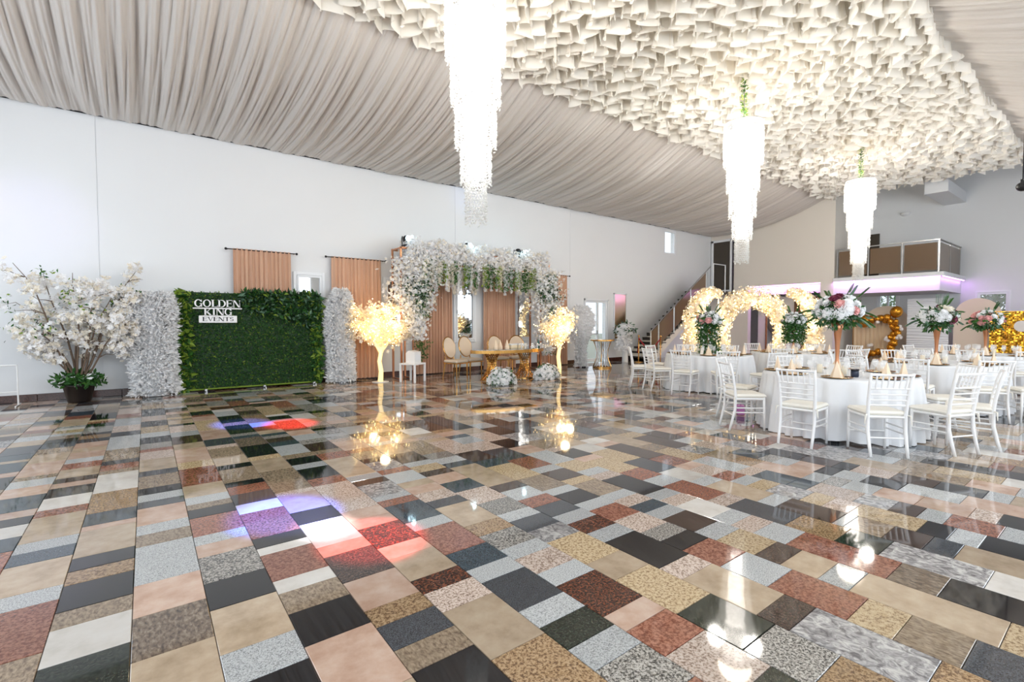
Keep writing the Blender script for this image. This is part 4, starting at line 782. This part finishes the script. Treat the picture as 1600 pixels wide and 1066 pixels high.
# ---------------- trees ----------------
def tree_branches(base, h0, spread, height, nb, seed, curve=.25, levels=2, r0=.03, lo=.5):
    rr = random.Random(seed); polys = []; tips = []
    for k in range(nb):
        az = 2*PI*k/nb+rr.uniform(-.4,.4); out = spread*rr.uniform(lo,1.0); top = height*rr.uniform(.35,1.0)
        P = []; 
        for i_ in range(7): u = i_/6; P.append(np.array([base[0]+math.cos(az)*out*(u**.9)+.03*math.sin(u*7+k), base[1]+math.sin(az)*out*.55*u, base[2]+h0+top*(u-curve*u*u)]))
        polys.append((P, [r0*(1-.8*i_/6) for i_ in range(7)])); tips += P[3:]
        if levels > 1:
            for i_ in (2,3,4,5):
                for sgn in (-1,1):
                    a2 = az+sgn*rr.uniform(.4,1.1); L = out*rr.uniform(.3,.55); Q = [P[i_]+np.array([math.cos(a2)*L*u, math.sin(a2)*L*u*.55, L*(.5*u-.25*u*u)*rr.uniform(.2,1.6)]) for u in (0,.33,.66,1)]
                    polys.append((Q, [r0*.45,r0*.35,r0*.25,r0*.12])); tips += Q[1:]
    return polys, np.array(tips)
def lit_tree(c, th, spread, hgt, label, seed, n=3000):
    t = empty('lit_tree', (c[0], c[1], 0), 0, label, 'tree', 'warm lit blossom trees by the flower arch')
    MB().lathe([(.2,0.001),(.2,.012),(.05,.02)],20).build('base', M['white'], t)
    MB().tube([(0,0,.01),(.02,0,th*.35),(-.02,0,th*.7),(.03,0,th+.05)], [.065,.055,.05,.045], 10).build('trunk', M['trunkw'], t, smooth=True)
    polys, tips = tree_branches((0.02,0,0), th, spread, hgt, 11, seed, lo=.1); mb = MB(); [mb.tube(P, r, 5) for P, r in polys]; mb.build('branches', M['trunkw'], t)
    k = rng.integers(0,len(tips),n); T = tips[k]+rng.normal(size=(n,3))*.075; scatter('blossoms', BLOSSOM, T, .045*(.6+.7*rng.random(n)), rand_rot(n), [M['warm'],M['petalw']], (rng.random(n)<.4).astype(int), parent=t, kind='stuff')
    m = n//5; k = rng.integers(0,len(tips),m); scatter('fairy_lights', OCTA, tips[k]+rng.normal(size=(m,3))*.08, .015, rand_rot(m), [M['bulb']], parent=t, kind='stuff')
    for dx, dz in ((-.3,.35),(.3,.4),(0,.7)): light('POINT','tree_glow',(c[0]+dx*spread, c[1]-.25, th+dz*hgt), 9, (1,.76,.44), shadow_soft_size=.12)
lit_tree((4.5,11.22), .72, .86, 1.6, 'wide warm lit blossom tree with a glowing trunk beside the narrow white column', 3, 2500)
lit_tree((8.62,9.35), .78, .50, 1.4, 'slimmer warm lit blossom tree with a glowing trunk at the right end of the arch', 5, 1900)
t = empty('potted_blossom_tree', (-.98,11.62,0), 0, 'tall white artificial blossom tree in a dark pot against the long wall', 'tree')
MB().lathe([(.15,0.001),(.17,.03),(.225,.30),(.24,.31),(.225,.33),(.20,.30),(0,.28)], 24).build('pot', M['pot'], t, smooth=True)
polys, tips = tree_branches((0,0,0), .28, .88, 3.3, 15, 21, .30, 2, .02); mb = MB(); [mb.tube(P, r, 5) for P, r in polys]; mb.build('branches', M['bark'], t)
keep = tips[tips[:,2] > .75]; n = 4200; cl = keep[rng.integers(0,len(keep),190)]+rng.normal(size=(190,3))*.05; k = rng.integers(0,190,n); T = cl[k]+rng.normal(size=(n,3))*.05
T[:,1] = np.minimum(T[:,1], .5); scatter('blossoms', BLOSSOM, T, .05*(.6+.7*rng.random(n)), rand_rot(n), [M['petal'],M['petalw']], (rng.random(n)<.4).astype(int), parent=t, kind='stuff')
keep = tips[tips[:,2] > 1.3]; cl = keep[rng.integers(0,len(keep),22)]; n = 330; k = rng.integers(0,22,n); T = cl[k]+rng.normal(size=(n,3))*.07; T[:,1] = np.minimum(T[:,1], .5); scatter('leaves', LEAF, T, .075, rand_rot(n), [M['leafm'],M['leafy'],M['leaf']], rng.integers(0,3,n), parent=t, kind='stuff')
n = 520; D = rng.normal(size=(n,3)); D /= np.linalg.norm(D,axis=1)[:,None]; D[:,2] = abs(D[:,2])*.8; T = D*[.34,.3,.26]*(.5+.6*rng.random(n))[:,None]+[0,0,.33]; scatter('base_foliage', LEAF, T, .12, rand_rot(n), [M['leaf'],M['leafm'],M['petal']], rng.choice(3,n,p=[.55,.4,.05]), parent=t, kind='stuff')
# ---------------- flower arch ----------------
AX0, AX1, AY0, AY1, AZ = 5.02, 9.85, 11.15, 11.65, 3.30
t = empty('flower_arch', ((AX0+AX1)/2, 11.4, 0), 0, 'copper framed arch thick with white blossoms and hanging wisteria over the dining table', 'flower arch'); ox, oy = (AX0+AX1)/2, 11.4
L = lambda x, y, z: (x-ox, y-oy, z)
for x in (AX0, AX0+.32, AX1-.32, AX1):
    for y in (AY0, AY1): MB().box(L(x-.022,y-.022,.001), L(x+.022,y+.022,AZ), bev=.004).build('post', M['copper'], t)
for y in (AY0, AY1): MB().box(L(AX0-.02,y-.022,AZ-.05), L(AX1+.02,y+.022,AZ), bev=.004).box(L(AX0-.02,y-.022,AZ-.38), L(AX1+.02,y+.022,AZ-.34), bev=.004).build('top_beam', M['copper'], t)
for x in (AX0, AX0+.32, AX1-.32, AX1): [MB().box(L(x-.02,AY0,a_), L(x+.02,AY1,a_+.03)).build('cross_bar', M['copper'], t) for a_ in (.02, AZ-.045)]
n = 11000; u = rng.random(n); T = np.stack([AX0+.15+(AX1-AX0-.2)*u-ox, rng.uniform(-.42,.22,n), AZ-.10+.26*np.clip(rng.normal(size=n)*.6,-1.35,1.2)+.06*np.sin(u*40)],-1)
scatter('top_blossoms', BLOSSOM, T, .042*(.7+.7*rng.random(n)), rand_rot(n), [M['petal'],M['petalw']], (rng.random(n)<.2).astype(int), parent=t, kind='stuff')
for sx, xc, n in ((-1, AX0+.35, 5200), (1, AX1-.15, 4600)):
    u = rng.random(n)**.75; z = 1.0+u*2.05 if sx < 0 else .45+u*2.6; wd = .12+.22*u+.12*np.exp(-((z-2.1)/.35)**2); T = np.stack([xc-ox+wd*rng.normal(size=n)*.75, -.25+.14*rng.normal(size=n), z],-1)
    scatter('side_blossoms', BLOSSOM, T, .042*(.7+.7*rng.random(n)), rand_rot(n), [M['petal'],M['petalw']], (rng.random(n)<.3).astype(int), parent=t, kind='stuff')
    n2 = 1000; z = rng.uniform(.5,2.9,n2); T = np.stack([xc-ox+.1+.10*rng.normal(size=n2), -.42+.06*rng.normal(size=n2), z],-1); T = T[np.sin(T[:,2]*4.5+sx) > -.25]; scatter('side_greens', LEAF, T, .08, rand_rot(len(T)), [M['leaf'],M['leafm']], rng.integers(0,2,len(T)), parent=t, kind='stuff')
    for k in range(9): o = link('flower_head', BL['w'], t, (xc-ox+rnd.uniform(-.2,.25), -.5, 2.25+rnd.uniform(-.14,.14))); o.scale = (.06,)*3; o.rotation_euler = (PI/2,0,0)
    n3 = 260; T = np.stack([xc-ox+.02+.2*rng.normal(size=n3), -.46+.05*rng.normal(size=n3), 2.25+.13*rng.normal(size=n3)],-1); scatter('rose_leaves', LEAF, T, .09, rand_rot(n3), [M['leaf'],M['leafd']], rng.integers(0,2,n3), parent=t, kind='stuff')
wis = []
for v in range(6):
    n = 190; z = -rng.random(n)**.8*.85; r_ = .055*(1-.6*(-z/.85)); T = np.stack([r_*rng.normal(size=n)*.7, r_*rng.normal(size=n)*.7, z],-1); tmp = np.asarray(BLOSSOM4[0])
    V = np.einsum('nij,vj->nvi', rand_rot(n), tmp)*.03+T[:,None,:]; lp = np.array([i for f in BLOSSOM4[1] for i in f]); wis.append(np_mesh('wisteria', V.reshape(-1,3), (lp[None]+np.arange(n)[:,None]*len(tmp)).ravel(), np.full(n*4,4), [M['petal'] if v % 2 else M['petalw']]))
gm = []
for v in range(3):
    n = 90; T = np.stack([.05*rng.normal(size=n), .04*rng.normal(size=n), -rng.random(n)*.62],-1); tmp = np.asarray(LEAF[0]); V = np.einsum('nij,vj->nvi', rand_rot(n), tmp)*.085+T[:,None,:]; lp = np.array([i for f in LEAF[1] for i in f])
    gm.append(np_mesh('green_strand', V.reshape(-1,3), (lp[None]+np.arange(n)[:,None]*4).ravel(), np.full(n*2,3), [M['leafm'] if v else M['leafy']]))
for k in range(64): o = link('wisteria', wis[k % 6], t, (AX0+.45+(AX1-AX0-.7)*(k+rnd.random()*.6)/64-ox, rnd.uniform(-.42,-.05), AZ-.22+rnd.uniform(-.1,.04))); o.scale = (1,1,rnd.uniform(.65,1.0)); o.rotation_euler = (0,0,rnd.random()*6); o['kind'] = 'stuff'
for k in range(20): link('green_strand', gm[k % 3], t, (AX0+.5+(AX1-AX0-.9)*(k+rnd.random()*.7)/20-ox, -.36, AZ-.28+rnd.uniform(-.1,.06)), (0,0,rnd.random()*6))['kind'] = 'stuff'
# moving head lights on the arch
for n, (x, lb) in enumerate(((5.24,'stage moving light glowing at the arch end nearest the wide lit tree'),(7.04,'stage moving light tilted on the middle of the flower arch'),(8.78,'stage moving light seen from behind at the far end of the arch'))):
    t = empty('moving_light', (x, 11.3, AZ+.02), (.15,.5,2.4)[n], lb, 'stage light', 'moving lights on the flower arch')
    MB().box((-.10,-.09,0),(.10,.09,.06),bev=.015).build('base', M['black'], t); MB().tube([(-.12,0,.05),(-.13,0,.2),(-.11,0,.26)],.014,6).tube([(.12,0,.05),(.13,0,.2),(.11,0,.26)],.014,6).build('yoke', M['black'], t)
    MB().sphere((0,.0,.2),.095,14,9).build('head', M['black'], t, smooth=True); MB().lathe([(.07,0),(.065,.02),(0,.03)],18).build('lens', M['lens'], t, loc=(0,-.082,.21), rot=(PI/2,0,0))
    light('POINT','moving_light_glow',(x, 11.0, AZ+.25), 5, (.55,.9,1), shadow_soft_size=.05)
    s_ = light('SPOT','moving_light_beam',(x, 10.95, AZ+.35), 900, ((1,.93,.86),(.93,1,.92),(.95,.97,.97))[n], spot_size=math.radians(44), spot_blend=1, shadow_soft_size=.12); aim(s_, ((4.8,3.6,6.2),(9.5,3.6,6.2),(14.5,3.6,6.2))[n])
# ---------------- stool with white box, at the arch foot ----------------
t = empty('side_table', (5.16,10.82,0), .5, 'small white square side table at the left foot of the flower arch', 'table')
MB().box((-.23,-.23,.42),(.23,.23,.46),bev=.006).build('tabletop', M['white'], t)
for sx in (-1,1):
    for sy in (-1,1): MB().box((sx*.205-.022,sy*.205-.022,.001),(sx*.205+.022,sy*.205+.022,.42),bev=.003).build('leg', M['white'], t)
t = empty('keepsake_box', (5.18,10.82,.4605), .5, 'white post box with a slanted printed face on the small side table', 'box')
MB().prism([(-.13,0),(.13,0),(.13,.27),(-.05,.30),(-.13,.24)], -.13, .13, lambda u,v,d: (d,-u,v)).build('body', M['white'], t); MB().box((-.10,-.134,.06),(.10,-.131,.20)).build('label', M['pvc'], t)
# ---------------- sweetheart table and chairs ----------------
def oval(mb, a, b, z0, z1, n=48, m=0): mb.add([(a*math.cos(2*PI*k/n), b*math.sin(2*PI*k/n), z) for z in (z0,z1) for k in range(n)], [tuple(range(n))[::-1], tuple(range(n,2*n))]+[(k,(k+1)%n,n+(k+1)%n,n+k) for k in range(n)], m)
t = empty('dining_table', (7.42,9.95,0), 0, 'oval mirrored dining table with gold rim on two twisted gold rod pedestals', 'table')
mb = MB(); oval(mb, 1.10, .46, .755, .775); mb.build('tabletop', M['mirror'], t)
mb = MB(); n = 48
for k in range(n):
    A, B = 2*PI*k/n, 2*PI*(k+1)/n; o_, i_ = (1.12,.48), (1.06,.42); P = lambda r, a, z: (r[0]*math.cos(a), r[1]*math.sin(a), z)
    mb.add([P(o_,A,.68),P(o_,B,.68),P(o_,B,.757),P(o_,A,.757),P(i_,A,.68),P(i_,B,.68),P(i_,B,.757),P(i_,A,.757)], [(0,1,2,3),(5,4,7,6),(0,4,5,1),(3,2,6,7)])
mb.build('apron', M['gold'], t)
for px2 in (-.52,.52):
    mb = MB(); mb.lathe([(.30,0.001),(.30,.02),(.0,.02)], 24, (px2,0,0)); mb.lathe([(.22,.68),(.22,.70),(0,.70)], 24, (px2,0,0))
    for k in range(18):
        a = 2*PI*k/18
        for tw in (1.9,-1.9): mb.tube([(px2+(.27*(1-u)+.20*u-.13*math.sin(PI*u))*math.cos(a+tw*u), (.27*(1-u)+.20*u-.13*math.sin(PI*u))*math.sin(a+tw*u), .02+.66*u) for u in np.linspace(0,1,7)], .007, 4)
    mb.build('pedestal', M['gold'], t)
def oval_chair():
    t = empty('oval_back_chair')
    for sx in (-1,1):
        MB().tube([(sx*.2,.2,0),(sx*.2,.19,.42)], [.014,.02], 6).build('leg', M['gold'], t); MB().tube([(sx*.2,-.27,0),(sx*.18,-.21,.42),(sx*.15,-.24,.58)], [.014,.018,.014], 6).build('leg', M['gold'], t)
    MB().box((-.23,-.23,.42),(.23,.23,.5),bev=.03).build('seat', M['chairt'], t); MB().box((-.235,-.235,.405),(.235,.235,.43),bev=.005).build('seat_rail', M['gold'], t)
    V = lambda r, th_: [(r*math.cos(2*PI*k/28), -.235-th_-.06*math.sin(2*PI*k/28), .80+r*1.25*math.sin(2*PI*k/28)) for k in range(28)]
    mb = MB(); mb.add(V(.205,.02)+V(.205,-.02), [tuple(range(28)), tuple(range(28,56))[::-1]]+[(k,28+k,28+(k+1)%28,(k+1)%28) for k in range(28)]); mb.build('backrest', M['chairt'], t)
    mb = MB(); P = V(.215,0); mb.tube(P+[P[0]], .014, 6); mb.build('back_frame', M['gold'], t); return t
oc = oval_chair(); note(oc)
for n, (x, y, rz, lb) in enumerate([(6.25,10.6,3.45,'oval-back cream and gold chair at the curtain end of the dining table'),(6.85,10.85,3.3,'oval-back cream and gold chair behind the dining table, next to the end chair'),(7.75,10.85,3.0,'oval-back cream and gold chair behind the middle of the dining table'),(8.35,10.75,2.7,'oval-back cream and gold chair behind the dining table, nearest the slim lit tree')]):
    o = oc if n == 0 else copy_tree(oc); o.location = (x,y,0); o.rotation_euler = (0,0,rz); tag(o, lb, 'chair', 'oval-back chairs at the dining table')
for k, (x, y) in enumerate(((6.95,9.85),(7.12,9.9),(7.29,9.84))):
    o = MB().lathe([(.06,0),(.06,.05),(.055,.06),(.025,.17),(0,.24)], 10).build('folded_napkin', M['napkin'], None, loc=(x,y,.7755)); tag(o, ['cream cone napkin at the chair end of the dining table trio','cream cone napkin in the middle of the dining table trio','cream cone napkin of the trio, closest to the white boxes'][k], 'napkin', 'three cone napkins on the dining table')
for k, (x, y, s_) in enumerate(((7.55,10.0,.12),(7.87,10.05,.17))):
    t = empty('cake_box', (x,y,.7755), .2, ['smaller white lidded box on the dining table','bigger white lidded box on the dining table'][k], 'box'); MB().box((-s_,-.1,0),(s_,.1,.10),bev=.004).build('body', M['candle'], t); MB().box((-s_-.006,-.106,.08),(s_+.006,.106,.115),bev=.004).build('lid', M['white'], t)
cu = bpy.data.curves.new('letters', 'FONT'); cu.body = 'Mr & Mrs'; cu.size = .20; cu.extrude = .012; tmp = bpy.data.objects.new('tmp', cu); C.objects.link(tmp); bpy.context.view_layer.update()
me = bpy.data.meshes.new_from_object(tmp.evaluated_get(bpy.context.evaluated_depsgraph_get())); bpy.data.objects.remove(tmp); me.materials.clear(); me.materials.append(M['white'])
o = link('table_letters', me, None, (7.62,9.70,.7765), (PI/2,0,-.15)); tag(o, 'white standing table letters on the dining table', 'letters')
o = MB().lathe([(.035,0),(.038,.02),(.035,.12),(.013,.17),(.013,.21),(0,.21)], 12).build('bottle', mat('teal_glass','2c8f8c',.1,trans=.5), None, loc=(8.38,9.9,.7755), smooth=True); tag(o, 'small teal glass bottle at the arch end of the dining table', 'bottle')
# floor flower clusters
def floor_flowers(c, w_, h, label):
    t = empty('flower_arrangement', (c[0],c[1],0), 0, label, 'flowers', 'white flower mounds on the floor'); n = 900; D = rng.normal(size=(n,3)); D /= np.linalg.norm(D,axis=1)[:,None]; D[:,2] = abs(D[:,2])
    T = D*[w_,w_*.6,h]*(.62+.5*rng.random(n))[:,None]+[0,0,.04]+.03*rng.normal(size=(n,3)); T[:,2] = np.maximum(T[:,2],.04); scatter('blossoms', BLOSSOM, T, .045*(.7+.7*rng.random(n)), face_rot(D), [M['petal']], parent=t, kind='stuff')
    n = 900; D = rng.normal(size=(n,3)); D /= np.linalg.norm(D,axis=1)[:,None]; D[:,2] = abs(D[:,2]); T = D*[w_,w_*.6,h]*(.6+.5*rng.random(n))[:,None]+[0,0,.04]; scatter('foliage', LEAF, T, .085, rand_rot(n), [M['leaf'],M['leafm'],M['euc']], rng.integers(0,3,n), parent=t, kind='stuff')
    for k in range(12):
        a = rnd.random()*6.28; e = rnd.uniform(.2,1.3); d = np.array([math.cos(a)*math.cos(e), math.sin(a)*math.cos(e), math.sin(e)]); o = link('flower_head', BL['w'], t, tuple(d*[w_,w_*.6,h]+[0,0,.05])); o.scale = (.055,)*3; o.rotation_euler = Vector(d).to_track_quat('Z','Y').to_euler()
floor_flowers((6.55,9.05), .33, .30, 'white flower mound on the floor before the chair end of the dining table')
floor_flowers((8.12,9.25), .34, .30, 'white flower mound on the floor at the foot of the slim lit tree')
# gold bar table, vase, stanchion
t = empty('gold_bar_table', (11.6,10.55,0), 0, 'round gold table with a waisted lattice of rods beside the glass door', 'table')
MB().lathe([(.38,.86),(.38,.90),(0,.90)], 32).build('tabletop', M['gold'], t); MB().lathe([(.30,0.001),(.30,.05),(.27,.05),(.27,.001)], 32).build('base_ring', M['gold'], t); mb = MB()
for k in range(16):
    a = 2*PI*k/16
    for tw in (.9,-.9): mb.tube([((.26-.09*math.sin(PI*u))*math.cos(a+tw*u), (.26-.09*math.sin(PI*u))*math.sin(a+tw*u), .04+.82*u) for u in np.linspace(0,1,8)], .006, 4)
mb.build('lattice', M['steel'], t); mb = MB()
for k in range(4): a = 2*PI*k/4+.6; mb.tube([((.29-.12*math.sin(PI*u))*math.cos(a), (.29-.12*math.sin(PI*u))*math.sin(a), .03+.84*u) for u in np.linspace(0,1,9)], .014, 6)
mb.build('frame', M['gold'], t)
t = empty('floor_vase', (13.8,11.45,0), 0, 'tall white floor vase overflowing with white flowers below the wall mirror', 'vase')
MB().lathe([(.10,0.001),(.11,.02),(.10,.45),(.13,.85),(.15,.9),(.13,.9),(0,.7)], 20).build('vase', M['white'], t, smooth=True)
n = 800; D = rng.normal(size=(n,3)); D /= np.linalg.norm(D,axis=1)[:,None]; T = D*[.38,.32,.26]*(.7+.3*rng.random(n))[:,None]+[0,0,1.16]; scatter('blossoms', BLOSSOM, T, .06, face_rot(D), [M['petal']], parent=t, kind='stuff')
n = 500; T = np.stack([-.2+.12*rng.normal(size=n), -.1+.08*rng.normal(size=n), rng.uniform(.45,1.0,n)],-1); scatter('trailing_blossoms', BLOSSOM, T, .05, rand_rot(n), [M['petal']], parent=t, kind='stuff')
n = 160; D = rng.normal(size=(n,3)); D /= np.linalg.norm(D,axis=1)[:,None]; T = D*[.4,.34,.30]+[0,0,1.18]; scatter('leaves', LEAF, T, .12, rand_rot(n), [M['leafd'],M['euc']], rng.integers(0,2,n), parent=t, kind='stuff')
t = empty('rope_stanchion', (14.25,11.2,0), 0, 'pair of gold stanchion posts with a sagging red velvet rope by the stairs', 'stanchion')
for k, (x, y) in enumerate(((0,0),(.25,-.75))):
    MB().lathe([(.16,0.001),(.16,.02),(.02,.04),(.018,.92),(.03,.94),(.03,.98),(0,1.0)], 16, (x,y,0)).build('post', M['gold'], t, smooth=True)
MB().tube([(.25*u, -.75*u, .88-.36*math.sin(PI*u)) for u in np.linspace(0,1,14)], .022, 8).build('rope', M['red'], t, smooth=True); MB().tube([(.0,0,.88),(.02,.03,.6),(.0,.05,.35)], .022, 8).build('rope', M['red'], t, smooth=True)
# white tubular rack at the frame edge
t = empty('folding_rack', (-2.2,11.75,0), 0, 'low white tubular metal rack against the wall at the frame edge', 'rack')
for x in (-.45,.42): MB().tube([(x,.2,.012),(x,-.25,.012)], .012, 6).tube([(x,0,.012),(x,0,.70)], .012, 6).build('leg', M['white'], t)
MB().tube([(-.45,0,.70),(.42,0,.70)], .014, 6).tube([(-.45,0,.24),(.42,0,.24)], .010, 6).build('cross_bar', M['white'], t)
o = MB().tube([(3.9,11.95,.008),(4.15,11.6,.008),(4.35,11.5,.008),(4.7,11.75,.008),(5.0,11.9,.008)], .007, 5).build('power_cable', M['black']); tag(o, 'thin black cable lying on the floor behind the wide lit tree', 'cable')
